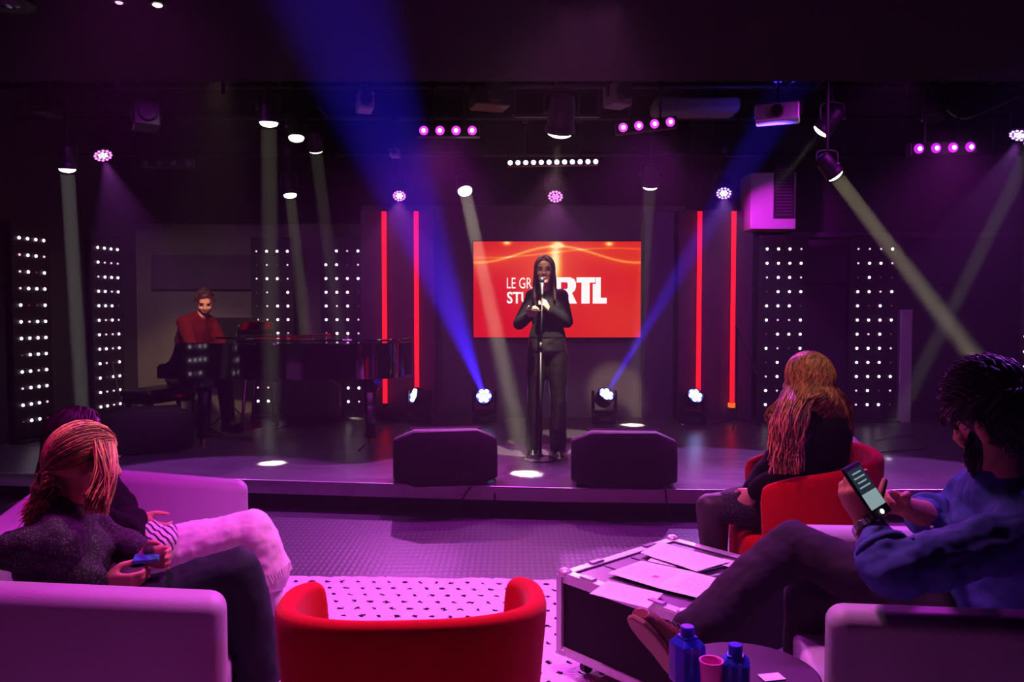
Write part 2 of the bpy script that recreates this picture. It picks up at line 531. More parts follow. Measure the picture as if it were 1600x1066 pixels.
# ------------------------------------------------------------------ stage
edge = [(-4.84, 6.28), (-3.2, 6.1), (-1.9, 5.93), (-0.9, 5.80), (0.3, 5.66), (1.4, 5.60), (2.6, 5.60), (6.02, 5.66)]
b = NB()
rear = [(6.12, 9.40), (2.08, 9.40), (-1.74, 9.40), (-1.76, 9.88), (-4.67, 9.88), (-4.87, 7.0)]
out = edge + rear
vb = [b.verts.new((x, y, 0.14)) for x, y in out]; vt = [b.verts.new((x, y, STAGE)) for x, y in out]
b.faces.new(vt); b.faces.new(vb[::-1])
for i in range(len(out)):
    j = (i + 1) % len(out); b.faces.new((vb[i], vb[j], vt[j], vt[i]))
st = struct('floor_stage', b, M_stage)
def edge_strip(off, z0, z1, t):
    b = NB()
    for (x0, y0), (x1, y1) in zip(edge, edge[1:]):
        q = [V((x0, y0 - off, 0)), V((x1, y1 - off, 0)), V((x1, y1 - off - t, 0)), V((x0, y0 - off - t, 0))]
        loft(b, [[p + V((0, 0, z0)) for p in q], [p + V((0, 0, z1)) for p in q]])
    return b
struct('trim_9', edge_strip(0.001, 0.115, STAGE + 0.001, 0.03), M_fascia)
struct('trim_10', edge_strip(-0.14, 0.0, 0.118, 0.02), M_dark)
b = NB(); tube(b, [(x, y - 0.033, STAGE + 0.002) for x, y in edge], 0.006, k=0); struct('trim_11', b, M_alu)

# ------------------------------------------------------------------ front window-like balcony box with louvre, upper right
t = thing('wall_cabinet', 'pale magenta-lit wall box with a louvred vent, high right of the red tubes', 'wall box', W(1172, 360, 9.2))
b = NB(); p0, p1 = W(1172, 358, 9.0), W(1244, 270, 9.0)
cx, cz, hh = (p0.x + p1.x) / 2, (p0.z + p1.z) / 2, p1.z - p0.z
box(b, (cx, 9.2, cz), (p1.x - p0.x, 0.42, hh)); link('casing', b, M_leather, t, bev=0.008, inv=inv_of(t))
b = NB(); box(b, (cx + 0.11, 8.975, cz + 0.11), (0.22, 0.025, hh * 0.98)); fr = link('vent_panel', b, M_vent, t, inv=inv_of(t))
b = NB()
for i in range(16):
    box(b, (cx + 0.11, 8.955, cz - 0.16 + i * 0.036), (0.18, 0.02, 0.012))
link('louvre', b, M_pil, fr, inv=inv_of(t))
t = thing('wall_post', 'tall pale square post lit magenta beside the rightmost full pixel lamp panel', 'post', (W(1420, 665, 8.9).x, 9.05, STAGE))
b = NB(); box(b, (0, 0, 0.64), (0.13, 0.12, 1.28)); link('shaft', b, M_leather, t, bev=0.006)
b = NB(); box(b, (0, 0, 1.29), (0.15, 0.14, 0.02)); link('cap', b, M_black, t, bev=0.004)

# ------------------------------------------------------------------ pixel lamp panels
def led_panel(x, y, rz, w, pitch, label, z=STAGE, h=2.12, bottom=0.20, rows=12, rp=0.16, group='pixel lamp panels'):
    t = thing('pixel_lamp_panel', label, 'light panel', (x, y, z), rz, group)
    b = NB(); box(b, (0, 0.03, h / 2 + 0.02), (w, 0.05, h - 0.04)); link('board', b, M_rub, t, bev=0.006)
    b = NB(); box(b, (0, 0.0, 0.012), (w + 0.02, 0.16, 0.024)); link('base_plate', b, M_black, t, bev=0.004)
    rng = random.Random(int(abs(x) * 100))
    first = {}
    for r in range(rows):
        for c in range(4):
            q = rng.random()
            k = 0 if q < 0.62 else (1 if q < 0.87 else 2)
            s = 1.0 if k == 0 else (0.75 if k == 1 else 0.6)
            if k not in first:
                b = NB(); sph(b, (0, 0, 0), (0.0148 * s, 0.010, 0.0148 * s), u=12, v=8)
                o = link('led_lamp', b, (E_dot, E_dotm, E_dotd)[k], t, smooth=True); first[k] = o
            else:
                o = first[k].copy(); COL.objects.link(o); o.parent = t
            o.location = ((c - 1.5) * pitch, 0.0, bottom + r * rp)
    return t
led_panel(-4.66, 7.76, math.atan2(0.36, 0.06) , 0.50, 0.105, 'perforated black light panel with pink-white dots at the left photo edge')
led_panel(-4.52, 8.94, math.atan2(0.34, 0.07), 0.50, 0.105, 'perforated black light panel on the left wall, between the cut-off one and the pianist')
PX = lambda x, d: (x - 800) * d / FPX
led_panel(PX(426, 9.35), 9.35, 0, 0.50, 0.121, 'dotted light panel standing behind the pianist and grand piano, left one of the pair')
led_panel(PX(535, 9.3), 9.3, 0, 0.50, 0.125, 'dotted light panel standing behind the piano tail, beside the left red tubes')
led_panel(PX(1224, 9.0), 9.0, 0, 0.55, 0.128, 'dotted light panel behind the long-haired blond woman, under the wall box')
led_panel(PX(1366, 9.0), 9.0, 0, 0.55, 0.128, 'dotted light panel beside the tall pale post, right of the blond woman')
led_panel(5.38, 8.1, math.radians(-75), 0.50, 0.12, 'dotted light panel cut by the right photo edge, behind the man in the blue shirt')

led_panel(-4.78, 5.95, math.radians(88), 0.50, 0.105, 'dotted light panel by the left wall, mirrored in the piano near its keys')
led_panel(-4.80, 4.95, math.radians(88), 0.50, 0.105, 'dotted light panel by the left wall, mirrored in the middle of the piano', z=0.0)
led_panel(5.6, 5.5, math.radians(-90), 0.50, 0.12, 'dotted light panel by the right wall, mirrored in the piano tail')
# ------------------------------------------------------------------ red tubes
def tube_light(x, y, z0, z1, label):
    t = thing('light_tube', label, 'light tube', (x, y, z0), 0, 'red light tubes')
    L = z1 - z0
    b = NB(); cyl(b, (0, 0, 0.05), (0, 0, L), 0.026, n=20); link('glowing_tube', b, E_tube, t, smooth=True)
    b = NB(); cyl(b, (0, 0, 0.0), (0, 0, 0.05), 0.032, n=20); link('lower_cap', b, M_black, t, bev=0.003)
    b = NB(); cyl(b, (0, 0, L), (0, 0, L + 0.03), 0.032, n=20); link('upper_cap', b, M_black, t, bev=0.003)
    b = NB(); box(b, (0, 0.045, L * 0.8), (0.03, 0.06, 0.04)); box(b, (0, 0.045, L * 0.2), (0.03, 0.06, 0.04)); link('wall_mount', b, M_black, t)
    return t
tube_light(PX(601, 9.16), 9.16, 0.36, 2.61, 'vertical red light tube nearest the grand piano, first from the left')
tube_light(PX(651, 9.16), 9.16, 0.42, 2.61, 'vertical red light tube above the leftmost moving head, turning magenta in the blue beam')
tube_light(PX(1092, 9.16), 9.16, 0.40, 2.61, 'vertical red light tube above the rightmost moving head')
t4 = tube_light(PX(1145, 9.16), 9.16, 0.34, 2.61, 'vertical red light tube with an orange ring at its foot, by the boom stand')
b = NB(); cyl(b, (0, 0, 0.02), (0, 0, 0.07), 0.045, n=20); link('orange_ring', b, E_orange, t4, smooth=False)

# ------------------------------------------------------------------ video screen
sw, sh = 261 * 9.27 / FPX, 149.5 * 9.27 / FPX
sc = W(870.5, 452.5, 9.27)
t = thing('video_screen', 'wide lit red video screen with white show title on the centre back wall', 'screen', sc)
b = NB(); box(b, (0, 0.05, 0), (sw + 0.02, 0.07, sh + 0.02)); link('housing', b, M_rub, t, bev=0.006)
b = NB(); box(b, (0, 0.008, 0), (sw, 0.014, sh)); pic = link('picture', b, screen_mat(sw, sh), t)
b = NB(); box(b, (0, 0.10, 0), (0.5, 0.06, 0.4)); link('wall_bracket', b, M_black, t)
E_txt = mat('lit_white_lettering', (10, 10, 10), 0.5, emit=(255, 250, 248), estr=1.0, sample=False)
def word(txt, px, py, wpx, hpx, bold, name='lettering'):
    """a word whose lower left corner is at photo px, py on the screen plane"""
    c = bpy.data.curves.new(name, 'FONT'); c.body = txt; c.size = 1; c.offset = bold; c.extrude = 0.0; c.resolution_u = 3
    c.materials.append(E_txt)
    tmp = bpy.data.objects.new(name + '_tmp', c); COL.objects.link(tmp)
    bpy.context.view_layer.update()
    me = bpy.data.meshes.new_from_object(tmp.evaluated_get(bpy.context.evaluated_depsgraph_get()))
    bpy.data.objects.remove(tmp); bpy.data.curves.remove(c)
    o = bpy.data.objects.new(name, me); COL.objects.link(o)
    bb = [v.co for v in me.vertices]
    w_ = max(v.x for v in bb) - min(v.x for v in bb); h_ = max(v.y for v in bb) - min(v.y for v in bb)
    k = 9.26 / FPX
    o.parent = pic
    o.rotation_euler = (PI / 2, 0, 0)
    sx, sy = wpx * k / w_, hpx * k / h_
    o.scale = (sx, sy, 1)
    p = W(px, py, 9.262) - V(sc)
    o.location = (p.x - min(v.x for v in bb) * sx, -0.004, p.z - min(v.y for v in bb) * sy)
    return o
word('LE GRAND', 792, 451, 72, 17, 0.0)
word('STUDIO', 792, 474.5, 74, 18.5, 0.022)
def blocks(px, py, wpx, hpx):
    k = 9.26 / FPX; p = W(px, py, 9.262) - V(sc)
    polys = [[(.02, 0), (0.17, 0), (0.17, .36), (.22, .36), (.30, 0), (.46, 0), (.37, .40), (.42, .50), (.44, .62), (.44, .80), (.41, .93), (.33, 1.0), (.02, 1.0)],
             [(.54, 0), (.69, 0), (.69, .80), (.79, .80), (.79, 1.0), (.45, 1.0), (.45, .80), (.54, .80)],
             [(.745, 0), (1.0, 0), (1.0, .22), (.89, .22), (.89, 1.0), (.80, 1.0), (.80, .75), (.745, .75)]]
    b = NB()
    for q in polys: b.faces.new([b.verts.new((p.x + u * wpx * k, -0.0045, p.z + v * hpx * k)) for u, v in q])
    o = link('logo_lettering', b, E_txt, pic, recalc=False)
    b = NB(); h = [(.17, .55), (.27, .55), (.29, .60), (.29, .76), (.27, .81), (.17, .81)]
    b.faces.new([b.verts.new((p.x + u * wpx * k, -0.0052, p.z + v * hpx * k)) for u, v in h])
    link('letter_counter', b, mat('screen_red_patch', (8, 4, 4), 0.6, emit=(214, 24, 24), estr=1.0, sample=False), pic, recalc=False)
blocks(862, 474.5, 86, 41)

# ------------------------------------------------------------------ lighting rig
def pipe(a, c, label, r=0.025):
    t = thing('lighting_pipe', label, 'pipe', a, 0, None)
    b = NB(); cyl(b, a, c, r, n=14); link('bar', b, M_black, t, smooth=True, inv=inv_of(t))
    d = V(c) - V(a)
    for f in (0.08, 0.36, 0.64, 0.92):
        p = V(a) + d * f
        b = NB(); cyl(b, p, (p.x, p.y, ZC), 0.008, n=8); link('hanger', b, M_black, t, inv=inv_of(t))
pipe((-4.7, 6.75, 3.36), (5.9, 6.75, 3.36), 'black lighting pipe across the room at the stage front, under the ceiling edge')
pipe((-4.55, 8.45, 3.12), (5.9, 8.45, 3.12), 'black lighting pipe across the room over the video screen')
pipe((-4.7, 7.6, 3.3), (5.9, 7.6, 3.3), 'black lighting pipe between the front pipe and the screen pipe')

def par_can(lens, target, rail, r, lensmat, label, length=None, diodes=None, group=None, body=None, cat='stage light', name='stage_spotlight', flare=1.0):
    """lamp with its lens centre at `lens`, aimed at target, hung on a yoke under a pipe at rail = (y, z)"""
    lens, target = V(lens), V(target)
    d = (target - lens).normalized()
    R = rot_to(d)
    L = length or r * 2.6
    t = thing(name, label, cat, lens, 0, group)
    iv = inv_of(t)
    def wp(p): return lens + R @ V(p)
    bdy = body or M_black
    b = NB()
    prof = [(r * 0.45, L), (r * 0.85, L * 0.92), (r * 0.98, L * 0.6), (r * 1.02, L * 0.15), (r * 1.1 * flare, 0.0), (r * 1.1 * flare, -0.02), (r * 1.0, -0.02), (r * 0.97, 0.012)]
    lathe(b, prof, n=28)
    bmesh.ops.transform(b, matrix=Matrix.Translation(lens) @ R.to_4x4(), verts=b.verts)
    link('lamp_housing', b, bdy, t, smooth=False, bev=0.0, inv=iv)
    b = NB(); prof = [(r * 0.94, 0.014), (r * 0.94, -0.024), (r * 0.86, -0.024 - r * 0.16), (r * 0.6, -0.024 - r * 0.30), (r * 0.3, -0.024 - r * 0.37), (0.002, -0.024 - r * 0.39)] if not diodes else [(r * 0.96, 0.014), (r * 0.96, -0.02), (0.002, -0.022)]
    lathe(b, prof, n=28)
    bmesh.ops.transform(b, matrix=Matrix.Translation(lens) @ R.to_4x4(), verts=b.verts)
    ln = link('lens', b, lensmat, t, smooth=True, inv=iv)
    if diodes:
        m1, m2 = diodes
        spots = [(0, 0)] + [(0.36 * math.cos(a), 0.36 * math.sin(a)) for a in [i * PI / 3 for i in range(6)]] + [(0.74 * math.cos(a), 0.74 * math.sin(a)) for a in [i * PI / 6 + 0.2 for i in range(12)]]
        first = None
        for i, (u, v) in enumerate(spots):
            if first is None or i == 7:
                b = NB(); sph(b, (0, 0, 0), (r * 0.145, r * 0.145, r * 0.07), u=10, v=6)
                o = link('diode', b, m2 if i < 7 else m1, ln, smooth=True); first = o
            else:
                o = first.copy(); COL.objects.link(o); o.parent = ln
            o.rotation_euler = R.to_euler(); o.location = R @ V((u * r, v * r, -0.024))
    # yoke and clamp
    c = wp((0, 0, L * 0.5))
    top = V((c.x, c.y, max(c.z + r * 1.5, rail[1] - 0.16)))
    sx = V((1, 0, 0)) * (r * 1.22)
    b = NB()
    for s in (-1, 1):
        tube(b, [c + sx * s - V((0, 0, 0.02)), c + sx * s + V((0, 0, r * 1.25)), c + sx * s * 0.5 + V((0, 0, r * 1.6)), c + V((0, 0, r * 1.65))], 0.008, n=6)
        cyl(b, c + sx * s * 0.78, c + sx * s * 1.12, 0.018, n=12)
    link('yoke', b, M_black, t, inv=iv)
    b = NB(); cyl(b, c + V((0, 0, r * 1.6)), (c.x, c.y, rail[1]), 0.011, n=8)
    box(b, (c.x, c.y, rail[1]), (0.05, 0.07, 0.07))
    if abs(c.y - rail[0]) > 0.03: cyl(b, (c.x, c.y, rail[1]), (c.x, rail[0], rail[1]), 0.011, n=8)
    link('clamp', b, M_black, t, inv=iv)
    return t, lens, d

SPOTS = []
def lamp(x, y, d, tgt, r, rail, label, energy, ang, col=(1, .86, .66), lens=None, sh=False, **k):
    p = W(x, y, d)
    lens = lens or E_warm
    t, l, dr = par_can(p, tgt, rail, r, lens, label, **k)
    if energy:
        o = shaft(l + dr * (0.035 + r * 0.45), tgt, energy, col, r * 0.85, ang) if sh else spot(l + dr * (0.035 + r * 0.45), tgt, energy, col, ang, k.get('blend', 0.25), r * 0.25)
        o.parent = t; o.matrix_parent_inverse = inv_of(t)
    return t
R1, R2, R3 = (6.75, 3.36), (8.45, 3.12), (7.6, 3.3)
wspots = 'warm white beam spotlights of the rig'
def floorpt(x, y, z=STAGE):
    """point of the stage boards (or floor) at a photo pixel"""
    d = (CAMZ - z) * FPX / max(1, (y - 485)) ; 
    p = W(x, y, d); k = (CAMZ - z) / (CAMZ - p.z)
    return V((p.x * k, p.y * k, z))
lamp(420, 188, 6.4, floorpt(425, 724), 0.075, R1, 'round white spotlight shining down, upper left of the three above the piano', 9, 3.0, sh=True)
lamp(463, 212, 6.7, floorpt(470, 740), 0.065, R1, 'small white spotlight between two others above the piano, middle of the three', 0, 5)
lamp(493, 230, 7.1, V((-1.86, 9.12, STAGE)), 0.068, R3, 'white spotlight tilted right, lowest of the three above the piano', 7, 4, sh=True)
lamp(453, 302, 8.3, floorpt(496, 681), 0.068, R2, 'low white spotlight hanging just over the left dotted panel behind the piano', 8, 4, sh=True)
lamp(105, 260, 6.2, V((-3.55, 6.6, 0.0)), 0.062, R1, 'leftmost white spotlight casting a pale straight shaft by the left wall', 15, 1.2, sh=True, col=(1, .95, .93), lens=E_cool)
lamp(726, 296, 7.6, floorpt(824, 741), 0.07, R3, 'white spotlight over the left top corner of the red screen', 24, 3.2, sh=True)
lamp(1016, 288, 7.7, W(990, 640, 8.7), 0.075, R3, 'white spotlight over the right top corner of the red screen', 11, 4, sh=True)
lamp(875, 202, 6.0, V((0.22, 7.0, 0.9)), 0.10, R1, 'big warm white lamp high over the singer, in the middle of the rig', 1000, 20, flare=1.05)
lamp(1302, 270, 5.9, V((4.3, 6.3, 0.3)), 0.062, R1, 'bright white spotlight throwing a yellow shaft to the lower right', 40, 4.0, sh=True, col=(1, .84, .5))
lamp(1287, 201, 6.45, V((0.9, 7.9, 0.6)), 0.075, R1, 'dark spotlight seen edge-on with only a thin bright crescent, above the yellow shaft', 1200, 9, flare=1.0)
lamp(1616, 222, 6.1, floorpt(1372, 716), 0.065, R1, 'white spotlight at the right photo edge sending a faint shaft to the lower left', 6, 2.5, sh=True, col=(1, .9, .8))
SP = 'violet diode wash lights of the rig'
lamp(160, 240, 7.0, V((-2.3, 5.9, 0.2)), 0.085, R1, 'round purple diode lamp far left beside the pale shaft', 500, 40, (.72, .12, 1), lens=M_rub, diodes=(E_mag, E_magc))
lamp(624, 304, 8.2, V((-0.9, 5.9, 0.2)), 0.075, R2, 'round pink diode lamp in the wide blue beam above the left tubes', 380, 50, (.9, .15, 1), lens=M_rub, diodes=(E_mag, E_magc))
lamp(868, 305, 8.2, V((0.2, 5.9, 0.2)), 0.085, R2, 'round pink diode lamp directly above the red screen', 220, 60, (.9, .15, 1), lens=M_rub, diodes=(E_mag, E_mag))
lamp(1131, 300, 8.2, V((1.6, 5.9, 0.2)), 0.085, R2, 'round lavender diode lamp above the right tubes', 420, 50, (.6, .2, 1), lens=M_rub, diodes=(E_vio, E_uv))
lamp(1594, 208, 6.6, V((2.9, 5.9, 0.2)), 0.085, R1, 'round lavender diode lamp at the right photo edge', 500, 45, (.62, .15, 1), lens=M_rub, diodes=(E_vio, E_uv))

def batten(x, y, d, n, step, r, m, rail, label, tilt=0, glowing=True):
    c = W(x, y, d)
    t = thing('light_bar', label, 'light bar', c, 0, None)
    w = step * (n - 1)
    T = Matrix.Rotation(tilt, 3, 'Y')
    b = NB(); box(b, T @ V((0, 0.05, 0)), (w + step * 0.9, 0.09, r * 2.5), T); link('bar_housing', b, M_black, t, bev=0.006)
    first = None
    for i in range(n):
        if first is None:
            b = NB(); sph(b, (0, 0, 0), (r, r * 0.5, r), u=16, v=10); first = o = link('lens', b, m, t, smooth=True)
        else:
            o = first.copy(); COL.objects.link(o); o.parent = t
        o.location = T @ V((-w / 2 + i * step, 0.0, 0))
        if m in (E_bar, E_bar2):
            b = NB(); sph(b, (0, -r * 0.34, -r * 0.05), (r * 0.5, r * 0.22, r * 0.5), u=12, v=8); link('core', b, E_core, o, smooth=True)
    for s in (-1, 1):
        b = NB()
        p = T @ V((s * w * 0.32, 0.05, r))
        cyl(b, p, (p.x, p.y, rail[1] - c.z), 0.010, n=8)
        box(b, (p.x, p.y, rail[1] - c.z), (0.05, 0.07, 0.07))
        if abs(c.y + p.y - rail[0]) > 0.03: cyl(b, (p.x, p.y, rail[1] - c.z), (p.x, rail[0] - c.y, rail[1] - c.z), 0.010, n=8)
        link('hanging_arm', b, M_black, t)
    return t, c
s7 = 25.3 * 6.9 / FPX
E_bar = glow('magenta_bar_lens', (235, 60, 250), 1.5)
E_core = glow('pink_white_core', (255, 205, 255), 5)
E_bar2 = glow('deep_magenta_bar_lens', (205, 35, 235), 1.1)
batten(700, 204, 6.7, 4, 25 * 6.7 / FPX, 0.038, E_bar, R1, 'short bar of four glowing pink lamps left of the big centre lamp')
batten(1010.5, 195, 6.7, 4, 24.5 * 6.7 / FPX, 0.038, E_bar, R1, 'short bar of four glowing pink lamps right of the big centre lamp', tilt=math.radians(-6.5))
batten(1476, 231, 6.4, 4, 26.5 * 6.4 / FPX, 0.040, E_bar2, R1, 'short bar of four magenta lamps at the upper right', tilt=math.radians(-2))
batten(260, 254, 7.7, 4, 22 * 7.7 / FPX, 0.034, M_lampglass, R3, 'short bar of four unlit lamps at the upper left')
batten(864, 253.5, 7.6, 12, 12.05 * 7.6 / FPX, 0.022, E_uv, R3, 'long bar of twelve small lavender lamps above the screen', tilt=math.radians(-0.8))
for x, e, tx, col in ((700, 420, -0.8, (.85, .04, 1)), (1010, 260, 0.6, (.85, .04, 1)), (1476, 300, 2.4, (.85, .04, 1))):
    p = W(x, 212, 6.55 if x != 1476 else 6.25)
    spot(p - V((0, 0.08, 0.02)), V((tx, 4.4, 0.0)), e, col, 85, 0.8, 0.12)

p = W(1131, 312, 8.05)
spot(p, W(1200, 330, 9.0), 130, (.85, .03, .9), 34, 0.7, 0.05)  # extra magenta spot added by the lavender lamp to light the wall box
# dark bits of rig: profile fixtures, monitors, a projector, loose cables
def box_fixture(x, y, d, s, rail, label, m=M_black, rz=0.0, name='profile_spotlight', cat='stage light'):
    c = W(x, y, d)
    t = thing(name, label, cat, c, rz)
    b = NB(); box(b, (0, 0, 0), s); link('lamp_housing', b, m, t, bev=0.015, bseg=3)
    b = NB(); cyl(b, (0, -s[1] / 2 - 0.05, 0), (0, -s[1] / 2 + 0.02, 0), s[2] * 0.32, s[2] * 0.38, 20); link('snout', b, M_rub, t)
    b = NB(); cyl(b, (0, 0, s[2] / 2), (0, 0, rail[1] - c.z), 0.010, n=8)
    box(b, (0, 0, rail[1] - c.z), (0.06, 0.07, 0.07))
    for sg in (-1, 1):
        box(b, (sg * (s[0] / 2 + 0.012), 0, s[2] * 0.25), (0.012, 0.04, s[2] * 0.7))
    box(b, (0, 0, s[2] * 0.6), (s[0] + 0.04, 0.04, 0.012))
    link('yoke', b, M_black, t)
box_fixture(570, 160, 6.6, (0.13, 0.2, 0.15), R1, 'small box lamp glowing violet inside the wide blue beam', M_leather, 0.3)
box_fixture(617, 240, 7.6, (0.09, 0.12, 0.08), R3, 'tiny violet-lit box lamp in the blue beam below the larger one', M_leather, 0.0)
box_fixture(75, 165, 6.6, (0.16, 0.26, 0.16), R1, 'dark profile lamp at the upper far left above the pale shaft')
box_fixture(228, 182, 6.6, (0.2, 0.3, 0.2), R1, 'dark profile lamp right of the purple diode lamp', rz=0.5)
box_fixture(965, 150, 6.6, (0.17, 0.2, 0.18), R1, 'dull box lamp hanging between the big centre lamp and the right pink bar', M_wallg, 0.4)
box_fixture(1215, 178, 6.5, (0.34, 0.2, 0.14), R1, 'wide fixture struck bright blue by the right beam', M_alu, -0.35)
box_fixture(1460, 170, 6.6, (0.16, 0.28, 0.18), R1, 'dark profile lamp above the magenta bar', rz=-0.6)
box_fixture(765, 156, 6.7, (0.3, 0.26, 0.14), R1, 'dark box lamp above the left pink bar', rz=0.3)
t = thing('ceiling_frame', 'dark rectangular frame hung behind the big centre lamp', 'frame', W(870, 150, 7.0))
b = NB()
for s in (-1, 1):
    box(b, (s * 0.37, 0, 0), (0.03, 0.04, 0.34)); box(b, (0, 0, s * 0.17), (0.74, 0.04, 0.03))
    cyl(b, (s * 0.37, 0, 0.17), (s * 0.37, 0, ZC - W(870, 150, 7.0).z), 0.008, n=8)
link('frame_bars', b, M_vent, t)
t = thing('air_duct', 'dull brown rounded duct under the dark ceiling right of the pink bar', 'duct', W(1085, 168, 7.1))
b = NB(); box(b, (0, 0, 0), (0.75, 0.3, 0.14)); link('casing', b, M_wallg, t, bev=0.05, bseg=4)
for s in (-1, 1):
    b = NB(); cyl(b, (s * .3, 0, 0.05), (s * .3, 0, ZC - W(1085, 168, 7.1).z), 0.008, n=8); link('hanger', b, M_black, t)
t = thing('hanging_cable', 'thin cable sagging between lamps at the upper right', 'cable', W(1440, 190, 6.8))
b = NB(); q0 = W(1440, 190, 6.8); tube(b, [q0, W(1462, 160, 6.8), W(1500, 185, 6.8), W(1545, 172, 6.8), W(1590, 152, 6.8)], 0.007, n=6); link('wire', b, M_alu, t, inv=inv_of(t))
# two small lamps under the near ceiling at the top left, and a round one in the corner
for x, y, r, lb, lm in ((186, 4, 0.032, 'tiny half-lit ceiling lamp at the very top, left one of two', E_dotm), (246, 8, 0.04, 'tiny white-lit ceiling lamp at the very top, right one of two', E_warm), (8, 6, 0.12, 'round dark ceiling lamp cut by the top left photo corner', M_lampglass)):
    p = W(x, y, 3.55)
    t = thing('ceiling_lamp', lb, 'ceiling lamp', p)
    b = NB(); lathe(b, [(r * 0.8, 0.0), (r * 0.9, 0.0), (r, -0.0), (r, max(0.02, 2.9 - p.z))], n=20); link('lamp_can', b, M_black, t)
    b = NB(); sph(b, (0, 0, 0.004), (r * 0.55, r * 0.55, 0.012)); link('bulb', b, lm, t, smooth=True)

# ------------------------------------------------------------------ moving heads on the stage floor
def moving_head(x, ybase, d, look, label, lensmat, energy, ang, col=(.035, .012, 1), group='moving head lights on the stage floor', tgt=None):
    base = floorpt(x, ybase)
    t = thing('moving_head_light', label, 'moving head light', base, 0, None)
    iv = inv_of(t)
    b = NB(); box(b, (0, 0, 0.055), (0.26, 0.22, 0.09)); bs = link('base', b, M_black, t, bev=0.012, bseg=3)
    b = NB(); box(b, (0, -0.112, 0.06), (0.12, 0.004, 0.035)); link('display', b, M_lampglass, bs)
    for s in (-1, 1):
        b = NB(); box(b, (s * 0.115, 0, 0.008), (0.05, 0.2, 0.016)); link('foot', b, M_chrome, t, bev=0.004)
    b = NB(); cyl(b, (0, 0, 0.10), (0, 0, 0.125), 0.09, n=24)
    for s in (-1, 1):
        prism(b, [(-0.05, 0.12), (0.05, 0.12), (0.04, 0.34), (0.02, 0.37), (-0.02, 0.37), (-0.04, 0.34)], (s * 0.125 - 0.015, 0, 0), (0, 1, 0), (0, 0, 1), (1, 0, 0), 0.03)
    box(b, (0, 0, 0.135), (0.25, 0.09, 0.03))
    link('yoke_arms', b, M_black, t, bev=0.004)
    c = V((0, 0, 0.29)); dr = (V(tgt) - (base + c)).normalized(); R = rot_to(dr)
    b = NB(); lathe(b, [(0.04, 0.10), (0.085, 0.075), (0.10, 0.03), (0.102, -0.04), (0.098, -0.07), (0.088, -0.07), (0.085, -0.055)], n=28)
    bmesh.ops.transform(b, matrix=Matrix.Translation(c) @ R.to_4x4(), verts=b.verts)
    hd = link('head', b, M_black, t, smooth=False)
    first = None
    b = NB(); lathe(b, [(0.086, -0.05), (0.086, -0.056), (0.001, -0.058)], n=24)
    bmesh.ops.transform(b, matrix=Matrix.Translation(c) @ R.to_4x4(), verts=b.verts); link('reflector', b, lensmat[1], hd)
    for i in range(7):
        u, v = (0, 0) if i == 0 else (0.056 * math.cos(i * PI / 3), 0.056 * math.sin(i * PI / 3))
        if first is None:
            b = NB(); sph(b, (0, 0, 0), (0.026, 0.026, 0.016), u=14, v=8); first = o = link('lens', b, lensmat[0], hd, smooth=True)
        else:
            o = first.copy(); COL.objects.link(o); o.parent = hd
        o.rotation_euler = R.to_euler(); o.location = c + R @ V((u, v, -0.066))
    if energy:
        o = spot(base + c + dr * 0.12, tgt, energy, col, ang, 0.7, 0.03); o.parent = t; o.matrix_parent_inverse = iv
    return t
E_bdim = glow('blue_reflector', (60, 70, 255), 2.0)
moving_head(757, 661, 9.0, None, 'moving head light on the stage sending the wide blue beam up over the audience', (E_blue, E_bdim), 100000, 5.4, tgt=W(500, -60, 3.0))
moving_head(944, 662, 9.0, None, 'moving head light right of the singer with a narrow blue beam to the upper right', (E_blue, E_bdim), 80000, 6.0, tgt=W(1212, 176, 6.6))
moving_head(655, 660, 9.0, None, 'leftmost moving head light, turned away, its side lit yellow', (E_blue, E_bdim), 60, 20, tgt=V((-3.0, 8.0, 1.2)))
moving_head(1082, 663, 9.0, None, 'rightmost moving head light under the red tube, glowing blue-white upwards', (E_blue, E_bdim), 60, 20, tgt=V((2.6, 7.2, 1.7)))
# ------------------------------------------------------------------ grand piano
PA = math.radians(-17)
PO = V((-3.22, 7.42, STAGE))           # front right (treble) corner of the keyboard end
t = thing('grand_piano', 'black lacquered grand piano with closed lid reflecting the light dots, in front of the pianist', 'piano', PO, PA)
# local x runs to the tail, local y across the keyboard (0 = side to the audience)
out = [(0.20, 0.0), (0.75, 0.0), (1.05, 0.04), (1.35, 0.17), (1.62, 0.27), (1.82, 0.32), (1.98, 0.42), (2.06, 0.60), (2.07, 0.85), (2.0, 1.10), (1.86, 1.27), (1.65, 1.36), (1.2, 1.42), (0.20, 1.48)]
def smooth_outline(pts, k=5):
    P = smooth_path([V((x, y, 0)) for x, y in pts[1:-1]], k)
    return [pts[0]] + [(p.x, p.y) for p in P] + [pts[-1]]
so = smooth_outline(out)
b = NB(); prism(b, so, (0, 0, 0.64), (1, 0, 0), (0, 1, 0), (0, 0, 1), 0.33); case = link('case', b, M_piano, t, bev=0.006, bseg=3)
b = NB(); box(b, (0.05, 0.74, 0.655), (0.34, 1.48, 0.05))
link('key_bed', b, M_piano, t, bev=0.006)
for y0 in (0.0, 1.41):
    b = NB(); prism(b, [(-0.12, 0.64), (-0.12, 0.735), (-0.09, 0.765), (-0.02, 0.775), (0.02, 0.80), (0.06, 0.86), (0.09, 0.95), (0.12, 0.972), (0.22, 0.972), (0.22, 0.64)], (0, y0, 0), (1, 0, 0), (0, 0, 1), (0, 1, 0), 0.07)
    link('cheek', b, M_piano, t, bev=0.006, bseg=3)
b = NB(); box(b, (-0.03, 0.74, 0.695), (0.16, 1.30, 0.03))
for i in range(52): pass
ky = link('white_keys', b, M_ivory, t)
b = NB()
